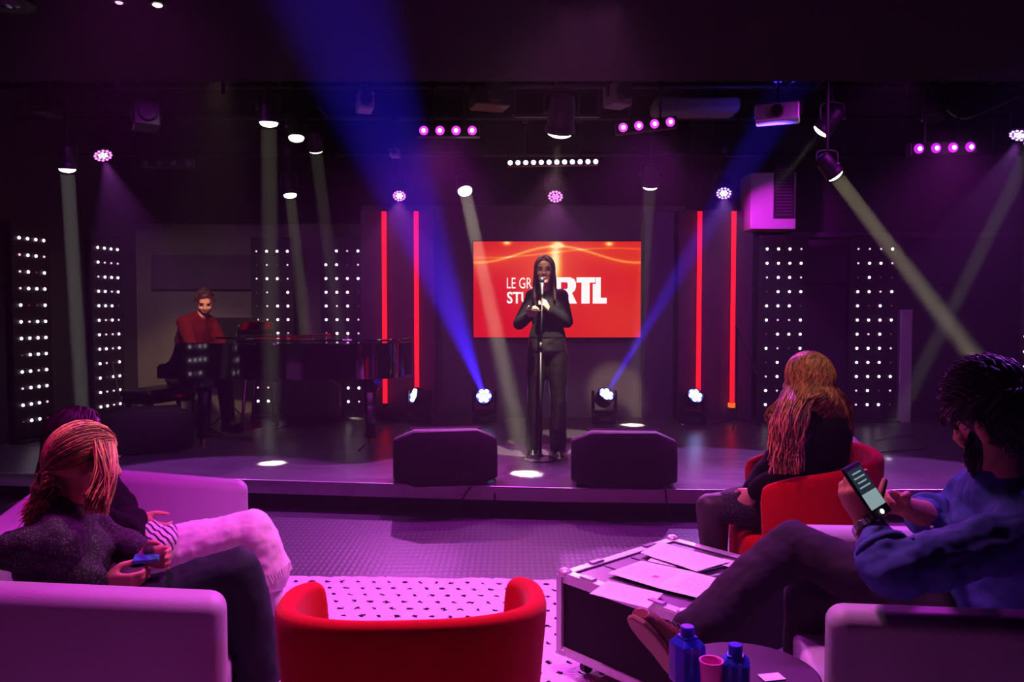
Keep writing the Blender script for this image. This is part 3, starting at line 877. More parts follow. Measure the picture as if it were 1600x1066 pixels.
for i in range(52):
    if i % 7 not in (2, 6): box(b, (0.0, 0.09 + 1.30 * (i + 1) / 52, 0.715), (0.10, 0.012, 0.014))
link('black_keys', b, M_rub, t)
b = NB(); box(b, (0.09, 0.74, 0.80), (0.03, 1.34, 0.20)); link('fallboard', b, M_piano, t)
# lid: front flap folded back, main lid slightly raised along the far side hinge
b = NB(); prism(b, [(x * 1.008, y) for x, y in so if x > 0.55] + [(0.58, 1.46), (0.58, 0.0)][0:0], (0, 0, 0.985), (1, 0, 0), (0, 1, 0), (0, 0, 1), 0.02)
o = link('lid', b, M_piano, t, bev=0.004)
b = NB(); box(b, (0.74, 0.73, 1.017), (0.42, 1.44, 0.018)); link('folded_lid_flap', b, M_piano, t, bev=0.004)
b = NB(); prism(b, [(0, 0), (0.62, 0), (0.60, 0.16), (0.5, 0.185), (0.12, 0.185), (0.02, 0.16)], (0.42, 0.45, 0.975), (0, 1, 0), (0.25, 0, 0.97), (-1, 0, 0.2), 0.016); link('music_desk', b, M_piano, t, bev=0.003)
def pleg(x, y, n='leg'):
    b = NB()
    box(b, (x, y, 0.60), (0.15, 0.15, 0.08))
    loft(b, [ell((x, y, z), V((r, 0, 0)), V((0, r, 0)), 8) for z, r in ((0.57, 0.075), (0.54, 0.085), (0.50, 0.065), (0.12, 0.045), (0.10, 0.055), (0.07, 0.055), (0.06, 0.03))])
    l = link(n, b, M_piano, t)
    b = NB(); cyl(b, (x - 0.015, y, 0.026), (x + 0.015, y, 0.026), 0.026, n=16); box(b, (x, y, 0.06), (0.035, 0.05, 0.02)); link('caster', b, M_brass, l)
pleg(0.28, 0.13); pleg(0.28, 1.34); pleg(1.78, 0.62)
b = NB()
for s in (-1, 1):
    cyl(b, (0.38, 0.74 + s * 0.07, 0.62), (0.34, 0.74 + s * 0.09, 0.13), 0.016, n=10)
box(b, (0.34, 0.74, 0.10), (0.12, 0.30, 0.07)); ly = link('pedal_lyre', b, M_piano, t)
for i in (-1, 0, 1):
    b = NB(); box(b, (0.25, 0.74 + i * 0.07, 0.055), (0.12, 0.025, 0.012)); link('pedal', b, M_brass, ly, bev=0.004)
Pm = Matrix.Translation(PO) @ Matrix.Rotation(PA, 4, 'Z')

t = thing('piano_bench', 'padded black piano bench between the keyboard end and the left monitor', 'bench', (Pm @ V((-0.42, 0.10, 0))), PA)
t.location.z = STAGE; t.matrix_basis = Matrix.Translation(t.location) @ Matrix.Rotation(PA, 4, 'Z')
b = NB(); box(b, (0, 0.36, 0.47), (0.36, 0.86, 0.07)); link('padded_seat', b, M_bkleather, t, bev=0.03, bseg=4)
b = NB(); box(b, (0, 0.36, 0.40), (0.32, 0.80, 0.06)); link('frame', b, M_piano, t, bev=0.005)
for sx in (-1, 1):
    for sy in (-1, 1):
        b = NB(); cyl(b, (sx * 0.13, 0.36 + sy * 0.35, 0.38), (sx * 0.14, 0.36 + sy * 0.36, 0), 0.026, 0.018, 10); link('leg', b, M_piano, t)
t = thing('music_stand', 'flat black board standing behind the pianist\'s shoulders', 'stand', Pm @ V((-0.30, 1.35, 0)), PA)
b = NB(); box(b, (0, 0, 1.02), (0.70, 0.02, 0.34)); link('board', b, M_rub, t, bev=0.003)
b = NB(); cyl(b, (0, 0.02, 0.03), (0, 0.02, 1.0), 0.012, n=8)
for a in range(3): cyl(b, (0, 0.02, 0.2), (0.25 * math.cos(a * 2.1), 0.02 + 0.25 * math.sin(a * 2.1), 0.01), 0.008, n=8)
link('tripod', b, M_black, t)
# laptop and small desk lamp glow on the piano lid
t = thing('tablet', 'dark tablet lying on the piano lid in front of the pianist', 'tablet', Pm @ V((0.72, 0.35, 1.027)), PA + 0.2)
b = NB(); box(b, (0, 0, 0.006), (0.26, 0.19, 0.010)); link('body', b, M_rub, t, bev=0.003)
b = NB(); box(b, (0, 0, 0.0125), (0.23, 0.16, 0.002)); link('glass', b, M_piano, t)

# ------------------------------------------------------------------ stage monitors
def wedge(name, label, base, rz, w=0.66, h=0.40, dpt=0.52, group=None):
    """floor monitor; its sloping grille faces local +y"""
    t = thing(name, label, 'stage monitor', base, rz, group)
    prof = [(-dpt / 2, 0.0), (-dpt / 2 - 0.02, h * 0.55), (-dpt / 2 + 0.06, h), (-dpt / 2 + 0.16, h), (dpt / 2, 0.10), (dpt / 2 - 0.04, 0.0)]
    b = NB()
    ring = lambda x, s: [V((x, u * s, v * s + (1 - s) * 0.15)) for u, v in prof]
    loft(b, [ring(-w / 2 - 0.05, 0.72), ring(-w / 2 + 0.10, 1.0), ring(w / 2 - 0.10, 1.0), ring(w / 2 + 0.05, 0.72)])
    bmesh.ops.translate(b, verts=b.verts, vec=(0, 0, 0.0))
    c = link('cabinet', b, M_cab, t, bev=0.018, bseg=3)
    b = NB()
    a, d = V((0, -dpt / 2 + 0.17, h - 0.005)), V((0, dpt / 2 - 0.01, 0.115))
    n = V((0, (h - 0.12), dpt - 0.16)).normalized()
    q = [V((-w / 2 + 0.07, 0, 0)), V((w / 2 - 0.07, 0, 0))]
    loft(b, [[a + q[0] + n * 0.001, a + q[1] + n * 0.001, d + q[1] + n * 0.001, d + q[0] + n * 0.001], [a + q[0] + n * 0.018, a + q[1] + n * 0.018, d + q[1] + n * 0.018, d + q[0] + n * 0.018]])
    link('grille', b, M_grille, t)
    for s in (-1, 1):
        b = NB(); x = s * (w / 2 + 0.03)
        cyl(b, (x, -0.05, 0.19), (x + s * 0.02, -0.05, 0.19), 0.028, n=20); cyl(b, (x + s * 0.01, -0.05, 0.19), (x + s * 0.024, -0.05, 0.19), 0.014, n=16)
        link('pole_socket', b, M_alu if s else M_black, t)
    b = NB(); box(b, (w * 0.22, -dpt / 2 - 0.016, 0.085), (0.16, 0.012, 0.07)); pnl = link('connector_plate', b, M_rub, t, bev=0.003)
    for i in (-1, 0, 1):
        b = NB(); cyl(b, (w * 0.22 + i * 0.045, -dpt / 2 - 0.035, 0.085), (w * 0.22 + i * 0.045, -dpt / 2 - 0.02, 0.085), 0.011, n=12); link('socket', b, M_black, pnl)
    return t
g = None
m1 = floorpt(690, 762); wedge('stage_monitor', 'black wedge monitor at the stage front left of the singer', (m1.x, m1.y + 0.28, STAGE), math.radians(7))
m2 = floorpt(981, 766); wedge('stage_monitor', 'black wedge monitor at the stage front right of the singer', (m2.x, m2.y + 0.27, STAGE), math.radians(-5))
m3 = floorpt(212, 712); wedge('stage_monitor', 'black wedge monitor at the far left between the seated women and the piano bench', (m3.x, m3.y + 0.3, STAGE), math.radians(28), w=0.6)
m4 = floorpt(487, 662); wedge('stage_monitor', 'black wedge monitor on the boards seen beneath the grand piano', (m4.x, m4.y + 0.08, STAGE), math.radians(190), w=0.5, h=0.5, dpt=0.5)
t = thing('soft_bag', 'flat dark equipment bag lying on the boards right of the piano', 'bag', floorpt(612, 660))
b = NB(); sph(b, (0, 0.05, 0.06), (0.18, 0.13, 0.07)); link('sack', b, M_bk, t, smooth=True)

# ------------------------------------------------------------------ singer's microphone stand
MS = floorpt(845, 721)
MS = V((MS.x, 6.72, STAGE))
t = thing('microphone_stand', 'straight black microphone stand with a round base in front of the singer', 'microphone stand', MS)
b = NB(); lathe(b, [(0.135, 0), (0.135, 0.012), (0.12, 0.022), (0.03, 0.03), (0.02, 0.05)], n=32); link('round_base', b, M_black, t)
MICZ = W(849, 441, 6.70).z
b = NB(); cyl(b, (0, 0, 0.04), (0, 0, 0.95), 0.011, n=12); cyl(b, (0, 0, 0.93), (0, 0, 1.0), 0.017, n=12)
cyl(b, (0, 0, 0.95), (0.012, 0.0, MICZ - STAGE - 0.12), 0.008, n=12); link('pole', b, M_black, t, smooth=True)
mic = thing('microphone', 'microphone held at the singer\'s mouth on top of the straight stand', 'microphone', MS + V((0.012, 0, MICZ - STAGE - 0.12)))
b = NB(); loft(b, [ell((0, y, z), V((r, 0, 0)), V((0, r * 0.8, r * 0.5)), 14) for y, z, r in ((0, 0, 0.012), (0.01, 0.03, 0.013), (0.035, 0.09, 0.018), (0.05, 0.125, 0.022))]); link('handle', b, M_black, mic, smooth=True)
b = NB(); sph(b, (0.0, 0.062, 0.145), 0.025, u=18, v=12); link('grille_ball', b, mat('microphone_mesh', (70, 70, 84), 0.4, 0.8), mic, smooth=True)

# boom stand right of the tubes
BS = floorpt(1150, 668)
t = thing('boom_stand', 'black microphone boom stand with folded legs beside the rightmost red tube', 'microphone stand', BS)
b = NB()
for a in (0.3, 2.4, 4.4):
    cyl(b, (0, 0, 0.10), (0.30 * math.cos(a), 0.22 * math.sin(a), 0.012), 0.009, n=8)
link('tripod_legs', b, M_black, t)
b = NB(); cyl(b, (0, 0, 0.05), (0, 0, 1.05), 0.011, n=10); sph(b, (0, 0, 1.06), 0.022); link('pole', b, M_black, t)
b = NB(); cyl(b, (-0.02, 0, 1.10), (0.18, -0.05, 0.66), 0.008, n=8); cyl(b, (0.18, -0.05, 0.66), (0.20, -0.055, 0.60), 0.014, n=10); link('boom', b, M_black, t)

def cable(pts, r, label, z=STAGE, m=M_rub):
    P = [floorpt(x, y, z) + V((0, 0, r + 0.002)) if not hasattr(x, 'x') else x for x, y in pts]
    t = thing('floor_cable', label, 'cable', P[0])
    b = NB(); tube(b, P, r, n=6); link('wire', b, m, t, smooth=True, inv=inv_of(t))
    return t
def ecable(P, r, label):
    t = thing('floor_cable', label, 'cable', P[0]); b = NB(); tube(b, P, r, n=6); link('wire', b, M_rub, t, smooth=True, inv=inv_of(t))
yl = 5.70
a = W(735, 752, 5.78)
ecable([a, V((a.x + 0.04, 5.74, 0.23)), V((a.x - 0.0, 5.69, 0.2)), V((a.x - 0.07, 5.68, 0.1)), V((a.x - 0.12, 5.66, 0.02))], 0.006, 'black cable hanging over the stage edge from the left front monitor')
a = W(770, 748, 5.9)
ecable([a, V((a.x + 0.03, 5.8, 0.225)), V((a.x + 0.02, 5.71, 0.22)), V((a.x + 0.02, 5.66, 0.1))], 0.006, 'thin cable looping over the stage edge right of the left front monitor')
a = W(1036, 757, 5.60)
ecable([a, V((a.x + 0.01, 5.57, 0.225)), V((a.x + 0.02, 5.555, 0.12)), V((a.x + 0.05, 5.54, 0.02))], 0.006, 'black cable hanging over the stage edge from the right front monitor')
cable([(560, 706), (600, 660), (520, 652), (470, 660), (430, 672)], 0.006, 'cable lying on the boards beneath the piano')
cable([(1370, 690), (1420, 682), (1450, 700), (1400, 706), (1300, 712), (1200, 690)], 0.006, 'cable looped on the boards behind the blond woman')
a = W(168, 560, 8.9)
ecable([V((-4.55, 9.0, 1.0)), V((-4.4, 8.9, 0.55)), V((-4.2, 8.8, 0.3)), V((-3.9, 8.7, 0.28)), V((-3.6, 8.5, 0.24))], 0.012, 'thick cable hanging by the second left light panel down to the boards')
# low bench shelf behind left monitor
t = thing('drum_stool', 'small dark stool-like stand between the left light panel and the piano', 'stand', (-3.75, 8.75, STAGE))
b = NB(); box(b, (0, 0, 0.30), (0.62, 0.25, 0.03)); link('board', b, M_rub, t, bev=0.004)
for sx in (-1, 1):
    b = NB(); box(b, (sx * 0.27, 0, 0.143), (0.03, 0.2, 0.285)); link('leg', b, M_rub, t)
# black chair behind the red tub chair on the right
t = thing('black_chair', 'black seat back just showing behind the woman\'s red armchair on the right', 'chair', (1.84, 4.28, 0), math.radians(75))
b = NB(); box(b, (0, 0, 0.62), (0.40, 0.05, 0.34)); link('backrest', b, M_rub, t, bev=0.015, bseg=3)
b = NB(); box(b, (0, 0.22, 0.44), (0.42, 0.42, 0.05)); link('seat', b, M_rub, t, bev=0.015, bseg=3)
for sx in (-1, 1):
    for y in (0.02, 0.42):
        b = NB(); cyl(b, (sx * 0.18, y, 0.44), (sx * 0.19, y, 0), 0.012, n=8); link('leg', b, M_black, t)

# ------------------------------------------------------------------ rug
t = thing('rug', 'shaggy white rug with rows of small black dashes under the seats', 'rug', (0.05, 2.75, 0), math.radians(-2))
b = NB()
rng = random.Random(3)
nx, ny = 60, 60
g = [[b.verts.new((-1.75 + 3.5 * i / nx + (rng.uniform(-.012, .012) if i in (0, nx) else 0), -1.55 + 3.1 * j / ny + (rng.uniform(-.014, .014) if j in (0, ny) else 0), 0.012 + rng.uniform(-.002, .003))) for i in range(nx + 1)] for j in range(ny + 1)]
for j in range(ny):
    for i in range(nx): b.faces.new((g[j][i], g[j][i + 1], g[j + 1][i + 1], g[j + 1][i]))
ge = bmesh.ops.extrude_edge_only(b, edges=[e for e in b.edges if e.is_boundary])['geom']
for v in ge:
    if isinstance(v, bmesh.types.BMVert): v.co.z = 0.001
link('woven_pile', b, M_rug, t, smooth=False)
RZ = 0.018

# ------------------------------------------------------------------ sofas (white leather, sloping arms)
def sofa(name, label, front_near, f, width, zf=0.65, zb=0.745, depth=0.80, arm=0.13, cat='sofa', group=None, n=2):
    """front_near: outer front corner of the near arm; f: facing; u: along the seat"""
    f = V(f).normalized(); up = V((0, 0, 1)); u = V((-f.y, f.x, 0)); u = u if u.y > 0 else -u
    fn = V(front_near); fn.z = 0
    t = thing(name, label, cat, V((fn.x, fn.y, RZ)), 0, group)
    O = V((0, 0, 0)); back = -f
    def armq(off, nm):
        b = NB()
        prof = [(0, 0.09), (depth, 0.09), (depth, zb), (depth - 0.12, zb + 0.005), (0.0, zf)]
        prism(b, prof, u * off, back, up, u, arm)
        link(nm, b, M_leather, t, bev=0.045, bseg=5)
    armq(0, 'armrest'); armq(width - arm, 'armrest')
    b = NB(); prism(b, [(depth - 0.17, 0.09), (depth, 0.09), (depth + 0.02, zb + 0.0), (depth - 0.13, zb)], u * (arm - 0.01), back, up, u, width - 2 * arm + 0.02); link('backrest', b, M_leather, t, bev=0.045, bseg=5)
    b = NB(); prism(b, [(0.03, 0.09), (depth - 0.15, 0.09), (depth - 0.15, 0.28), (0.03, 0.28)], u * (arm - 0.005), back, up, u, width - 2 * arm + 0.01); link('seat_base', b, M_leather, t, bev=0.02, bseg=3)
    cw = (width - 2 * arm) / n
    for i in range(n):
        b = NB(); prism(b, [(0.0, 0.27), (depth - 0.16, 0.27), (depth - 0.16, 0.39), (0.0, 0.40)], u * (arm + cw * i + 0.004), back, up, u, cw - 0.008); link('seat_cushion', b, M_leather, t, bev=0.035, bseg=4)
    for a in (0.06, depth - 0.08):
        for c in (0.07, width - 0.07):
            p = back * a + u * c
            b = NB(); cyl(b, p, p + up * 0.1, 0.022, n=12); link('foot', b, M_chrome, t)
    return t
SL_F = V((0.96, 0.28, 0)).normalized()
sofa('sofa', 'white leather sofa lit violet at the left, with both seated women on it', (-0.80, 2.19, 0), SL_F, 1.70)
SR_F = V((-0.96, 0.20, 0)).normalized()
sofa('leather_armchair', 'white leather armchair lit violet at the lower right, with the bearded man on it', (0.80, 1.97, 0), SR_F, 0.90, zf=0.70, zb=0.72, n=1, cat='armchair', arm=0.12)

# ------------------------------------------------------------------ red tub chairs
def tub_chair(label, c, rz, w=0.355, dp=0.33, zb=0.72, za=0.62, th=0.06, open_half=math.radians(52), group='red felt tub chairs', base_z=RZ, bot=0.86, ztip=None):
    """opening faces local +y"""
    t = thing('tub_chair', label, 'armchair', V((c[0], c[1], base_z)), rz, None)
    n = 44
    def ring(k, inner):
        # k: angle from the opening edge round the back to the other edge
        a = -PI / 2 + (k - 0.5) * 2 * (PI - open_half)
        return a
    def shell(z_of, inset):
        pass
    b = NB()
    prev = None
    cols = []
    for i in range(n + 1):
        k = i / n
        a = -PI / 2 + (k - 0.5) * 2 * (PI - open_half)
        e = 2 / 2.7
        ca, sa = math.cos(a), math.sin(a)
        ux = math.copysign(abs(ca) ** e, ca); uy = math.copysign(abs(sa) ** e, sa)
        t_ = abs(k - 0.5) * 2
        ztop = zb + (za - zb) * (t_ ** 2.2)
        zbot = 0.16
        def P(z, ins):
            s = bot + (1 - bot) * min(1, max(0, (z - 0.1) / 0.6))
            return V((ux * (w * s - ins), uy * (dp * s - ins), z))
        col = []
        zs = [zbot, zbot + 0.12, 0.42, 0.55, ztop - 0.03]
        for z in zs: col.append(P(z, 0))
        for q in range(1, 6):
            an = q / 6 * PI
            col.append(P(ztop - 0.03 + 0.03 * math.sin(an), th / 2 - th / 2 * math.cos(an)))
        for z in reversed(zs): col.append(P(z, th))
        cols.append(col)
    loft(b, cols)
    link('shell', b, M_redfab, t, smooth=True, sub=1)
    b = NB(); sc = 0.93
    pts = []
    for i in range(36):
        a = 2 * PI * i / 36; e = 2 / 2.7; ca, sa = math.cos(a), math.sin(a)
        pts.append((math.copysign(abs(ca) ** e, ca), math.copysign(abs(sa) ** e, sa)))
    loft(b, [[V((x * (w - th - 0.004) * s, y * (dp - th - 0.004) * s + (0.03 if y > 0 else 0), z)) for x, y in pts] for z, s in ((0.17, 0.9), (0.20, 0.94), (0.38, 0.95), (0.42, 0.93), (0.435, 0.85))])
    link('seat_cushion', b, M_redfab, t, smooth=True)
    b = NB(); lathe(b, [(0.20, 0.0), (0.20, 0.012), (0.06, 0.02), (0.03, 0.03), (0.03, 0.17)], n=28); link('swivel_base', b, M_chrome, t)
    return t
tub_chair('empty red felt tub chair in the front middle, its rounded back to the viewer', (-0.275, 2.20), math.radians(4), w=0.375, dp=0.30, zb=0.70, za=0.65)
tub_chair('red felt tub chair at the right with the long-haired blond woman in it', (1.36, 3.76), math.radians(80), w=0.36, dp=0.36, zb=0.82, za=0.68, open_half=math.radians(58), base_z=0.018)

# ------------------------------------------------------------------ flight case with papers
A = V((0.19, 3.17, 0)); Bn = V((0.60, 2.71, 0)); D = V((0.70, 3.65, 0))
ex = (Bn - A).normalized(); ey = (V((0, 0, 1)).cross(ex)).normalized(); lx = (Bn - A).length; ly_ = 0.74
rz = math.atan2(ex.y, ex.x)
HZ = 0.40
t = thing('flight_case', 'low black flight case with aluminium edges used as a coffee table for papers', 'flight case', V((A.x, A.y, RZ)), rz)
FC = Matrix.Translation(V((A.x, A.y, RZ))) @ Matrix.Rotation(rz, 4, 'Z')
h0, h1 = 0.075, HZ - 0.0
b = NB(); box(b, (lx / 2, ly_ / 2, (h0 + h1) / 2), (lx - 0.012, ly_ - 0.012, h1 - h0 - 0.01)); link('box_panel', b, M_case, t)
b = NB(); box(b, (lx / 2, ly_ / 2, h1 - 0.002), (lx - 0.09, ly_ - 0.09, 0.008)); link('top_panel', b, M_lid, t)
b = NB(); ed = 0.034
for z in (h0 + ed / 2, h1 - ed / 2 + 0.004):
    for y in (0.004, ly_ - 0.004): box(b, (lx / 2, y, z), (lx, 0.014, ed))
    for x in (0.004, lx - 0.004): box(b, (x, ly_ / 2, z), (0.014, ly_, ed))
for z in (h1 + 0.006,):
    for y in (0.022, ly_ - 0.022): box(b, (lx / 2, y, z), (lx, 0.044, 0.008))
    for x in (0.022, lx - 0.022): box(b, (x, ly_ / 2, z), (0.044, ly_, 0.008))
for x in (0.006, lx - 0.006):
    for y in (0.006, ly_ - 0.006): box(b, (x, y, (h0 + h1) / 2), (0.03, 0.03, h1 - h0))
link('aluminium_profile', b, M_alu, t, bev=0.003)
for z in (h0 + 0.012, h1 + 0.006):
    for x in (0.016, lx - 0.016):
        for y in (0.016, ly_ - 0.016):
            b = NB(); sph(b, (x, y, z), (0.030, 0.030, 0.020), u=12, v=8); link('corner_cap', b, M_alu, t, smooth=True)
for (x, y) in ((0.14, 0.02), (lx - 0.14, 0.02), (lx - 0.02, 0.2), (lx - 0.02, 0.55), (0.02, 0.2), (0.02, 0.55)):
    b = NB(); box(b, (x, y, h1 + 0.014), (0.07 if y == 0.02 else 0.03, 0.03 if y == 0.02 else 0.07, 0.008)); link('latch', b, M_chrome, t, bev=0.003)
for x in (0.08, lx - 0.08):
    for y in (0.08, ly_ - 0.08):
        b = NB(); cyl(b, (x - 0.012, y, 0.03), (x + 0.012, y, 0.03), 0.03, n=18); box(b, (x, y, 0.066), (0.05, 0.06, 0.012)); box(b, (x - 0.018, y, 0.045), (0.004, 0.03, 0.04)); box(b, (x + 0.018, y, 0.045), (0.004, 0.03, 0.04)); link('caster', b, M_black, t)
b = NB()
for i in range(3): box(b, (lx * 0.5, ly_ * (0.28 + 0.23 * i), h1 + 0.003), (lx - 0.12, 0.008, 0.004))
link('lid_groove', b, M_rub, t)
def on_case(x, y):
    z = HZ + RZ + 0.014
    p = floorpt(x, y, z)
    return p
def sheet(pxs, label, lines=0, stamp=None, dz=0.0, lift=0.0, group=None):
    P = [on_case(*q) + V((0, 0, dz)) for q in pxs]
    c = sum(P, V()) / 4
    t = thing('paper_sheet', label, 'paper', c, 0, None)
    b = NB(); n = 8; top = []; bot = []
    rng = random.Random(int(pxs[0][0]))
    ph = rng.uniform(0, 6)
    for j in range(n + 1):
        r = []
        for i in range(n + 1):
            u, v = i / n, j / n
            p = (P[0] * (1 - u) + P[1] * u) * (1 - v) + (P[3] * (1 - u) + P[2] * u) * v - c
            p.z += 0.004 * abs(math.sin(u * 3 + ph)) * lift + 0.001
            r.append(p)
        top.append(r)
    tv = [[b.verts.new(p) for p in r] for r in top]; bv = [[b.verts.new(p - V((0, 0, 0.0008))) for p in r] for r in top]
    for j in range(n):
        for i in range(n):
            b.faces.new((tv[j][i], tv[j][i + 1], tv[j + 1][i + 1], tv[j + 1][i])); b.faces.new((bv[j][i], bv[j + 1][i], bv[j + 1][i + 1], bv[j][i + 1]))
    lp = lambda M: [M[0][i] for i in range(n)] + [M[j][n] for j in range(n)] + [M[n][n - i] for i in range(n)] + [M[n - j][0] for j in range(n)]
    a1, b1 = lp(tv), lp(bv)
    for i in range(len(a1)): b.faces.new((a1[i], b1[i], b1[(i + 1) % len(b1)], a1[(i + 1) % len(a1)]))
    s = link('leaf', b, M_paper, t, smooth=False)
    def at(u, v): 
        p = (P[0] * (1 - u) + P[1] * u) * (1 - v) + (P[3] * (1 - u) + P[2] * u) * v - c
        return p + V((0, 0, 0.001 + 0.004 * abs(math.sin(u * 3 + ph)) * lift + 0.0006))
    if lines:
        b = NB()
        for k in range(lines):
            v = 0.14 + 0.72 * k / lines
            x = 0.10
            while x < 0.85:
                e = min(0.88, x + rng.uniform(0.1, 0.3))
                q = [at(x, v), at(e, v), at(e, v + 0.012), at(x, v + 0.012)]
                b.faces.new([b.verts.new(p) for p in q]); x = e + 0.03
        link('print_lines', b, M_ink, s)
    if stamp:
        b = NB(); u, v, w = stamp; q = [at(u, v), at(u + w, v), at(u + w, v + w), at(u, v + w)]
        b.faces.new([b.verts.new(p + V((0, 0, 0.0006))) for p in q]); link('stamp', b, M_stamp, s)
    return t
sheet([(1032, 849), (1142, 880), (1088, 896), (1001, 866)], 'white sheet hanging over the far end of the flight case, nearest the woman', 5, dz=0.003, lift=1.0)
sheet([(1002, 877), (1082, 894), (1032, 921), (949, 896)], 'left half of the open white script in the middle of the flight case', 9, (0.62, 0.55, 0.1), dz=0.001)
sheet([(1082, 894), (1147, 912), (1135, 946), (1032, 921)], 'right half of the open white script in the middle of the flight case', 9, dz=0.001)
sheet([(950, 908), (1036, 928), (1012, 951), (921, 928)], 'white sheet at the near left edge of the flight case', 6, dz=0.0)
sheet([(1018, 870), (1056, 880), (1058, 886), (1012, 876)], 'strip of white paper showing under the far sheet on the flight case', 0, dz=-0.003)
sheet([(1130, 873), (1165, 881), (1161, 890), (1128, 884)], 'small white note at the far right corner of the flight case', 2, dz=0.0)
pp = on_case(1075, 915)
t = thing('pen', 'dark pen lying beside the script on the flight case', 'pen', on_case(1110, 893) + V((0, 0, 0.0)), 0.5)
b = NB(); cyl(b, (-0.06, 0, 0.006), (0.06, 0, 0.006), 0.005, n=10); cyl(b, (0.06, 0, 0.006), (0.072, 0, 0.006), 0.005, 0.001, 10); link('barrel', b, M_rub, t)

# ------------------------------------------------------------------ side table, cartons and cup
TC = V((0.625, 2.09, RZ)); TZ = 0.50
t = thing('side_table', 'small round dark side table with the blue cartons in front of the man', 'table', TC)
b = NB(); lathe(b, [(0.182, TZ - 0.03), (0.19, TZ - 0.02), (0.19, TZ - 0.004), (0.184, TZ)], n=48); link('tabletop', b, M_shade, t)
b = NB(); cyl(b, (0, 0, 0.01), (0, 0, TZ - 0.03), 0.022, n=16); link('column', b, M_black, t)
b = NB(); lathe(b, [(0.16, 0), (0.16, 0.012), (0.04, 0.02), (0.02, 0.04)], n=32); link('foot', b, M_black, t)
def carton(x, ytop, d, label, rz, h):
    p = W(x, ytop, d); z = TZ + RZ
    t = thing('water_carton', label, 'water carton', (p.x, p.y, z), rz)
    s = 0.034
    b = NB()
    loft(b, [[V((a * s * k, c * s * k, zz)) for a, c in ((-1, -1), (-.3, -1.06), (.3, -1.06), (1, -1), (1.06, 0), (1, 1), (.3, 1.06), (-.3, 1.06), (-1, 1), (-1.06, 0))] for zz, k in ((0, .97), (0.004, 1), (h - 0.055, 1), (h - 0.045, 0.98), (h - 0.03, 0.62), (h - 0.024, 0.58))])
    link('body', b, M_glassb, t, bev=0.003)
    b = NB(); lathe(b, [(0.017, h - 0.024), (0.018, h - 0.022), (0.018, h - 0.002), (0.016, h)], n=20); link('cap', b, M_cap, t)
    b = NB()
    for k in (-1, 1):
        box(b, (k * 0.012, -s * 1.06 - 0.0006, h * 0.45), (0.010, 0.0012, h * 0.5)); box(b, (s * 1.05, k * 0.012, h * 0.42), (0.0012, 0.008, h * 0.42))
    link('label_print', b, M_carton, t)
carton(1074, 986, 2.03, 'tall blue water carton, the left and nearer to the brown shoe', 0.4, 0.146)
carton(1149, 1015, 1.99, 'shorter-looking blue water carton, right of the pink cup on the side table', -0.3, 0.115)
p = W(1092, 1048, 2.03)
t = thing('paper_cup', 'pink paper cup standing between the two blue cartons', 'cup', (0.50, 1.965, TZ + RZ))
b = NB(); lathe(b, [(0.022, 0), (0.029, 0.08), (0.031, 0.085), (0.027, 0.085), (0.026, 0.075), (0.026, 0.004)], n=28); link('cup_wall', b, M_cup, t, smooth=True)
t = thing('paper_scrap', 'small pale printed card lying on the side table right of the cartons', 'card', (0.68, 2.05, TZ + RZ + 0.001), 0.2)
b = NB(); box(b, (0, 0, 0.001), (0.06, 0.04, 0.002)); link('card', b, M_paper, t)
# ------------------------------------------------------------------ people
def basis(fwd, up):
    f = V(fwd).normalized(); u = V(up); u = (u - f * u.dot(f)).normalized(); r = f.cross(u)
    return Matrix((r, f, u)).transposed()      # local x right, y forward, z up

def head_geo(b, c, R, k=1.0, ear=0.0):
    """skull, face, jaw, nose, ears; c = middle of the head; about 0.235 k tall"""
    P = lambda x, y, z: V(c) + R @ V((x * k, y * k, z * k))
    def ringz(z, rx, yf, yb, n=20):
        cy, ry = (yf + yb) / 2, (yf - yb) / 2
        return [P(rx * math.cos(2 * PI * i / n), cy + ry * math.sin(2 * PI * i / n), z) for i in range(n)]
    loft(b, [ringz(-0.118, 0.022, 0.082, 0.03), ringz(-0.105, 0.040, 0.088, 0.0), ringz(-0.08, 0.052, 0.088, -0.03), ringz(-0.045, 0.062, 0.085, -0.06), ringz(0.0, 0.070, 0.086, -0.085),
             ringz(0.035, 0.074, 0.090, -0.098), ringz(0.07, 0.072, 0.080, -0.095), ringz(0.098, 0.056, 0.055, -0.075), ringz(0.113, 0.030, 0.02, -0.045)])
    # brow ridge, cheeks, nose, lips, chin
    sph(b, P(0, 0.076, 0.022), (0.055 * k, 0.018 * k, 0.012 * k), R, 14, 8)
    for s in (-1, 1):
        sph(b, P(s * 0.038, 0.068, -0.03), (0.022 * k, 0.02 * k, 0.02 * k), R, 12, 8)
        sph(b, P(s * (0.075 + ear), -0.008, -0.008), ((0.008 + ear * 0.4) * k, 0.018 * k, 0.031 * k), R @ Matrix.Rotation(s * 0.25, 3, 'Z'), 12, 8)
    limb(b, [(P(0, 0.088, 0.012), 0.009 * k), (P(0, 0.108, -0.03), 0.013 * k)], 10)
    for s in (-1, 1): sph(b, P(s * 0.012, 0.098, -0.034), 0.009 * k, u=10, v=8)
    sph(b, P(0, 0.086, -0.066), (0.024 * k, 0.012 * k, 0.012 * k), R, 12, 8)
    sph(b, P(0, 0.080, -0.102), (0.02 * k, 0.014 * k, 0.014 * k), R, 12, 8)
    return P

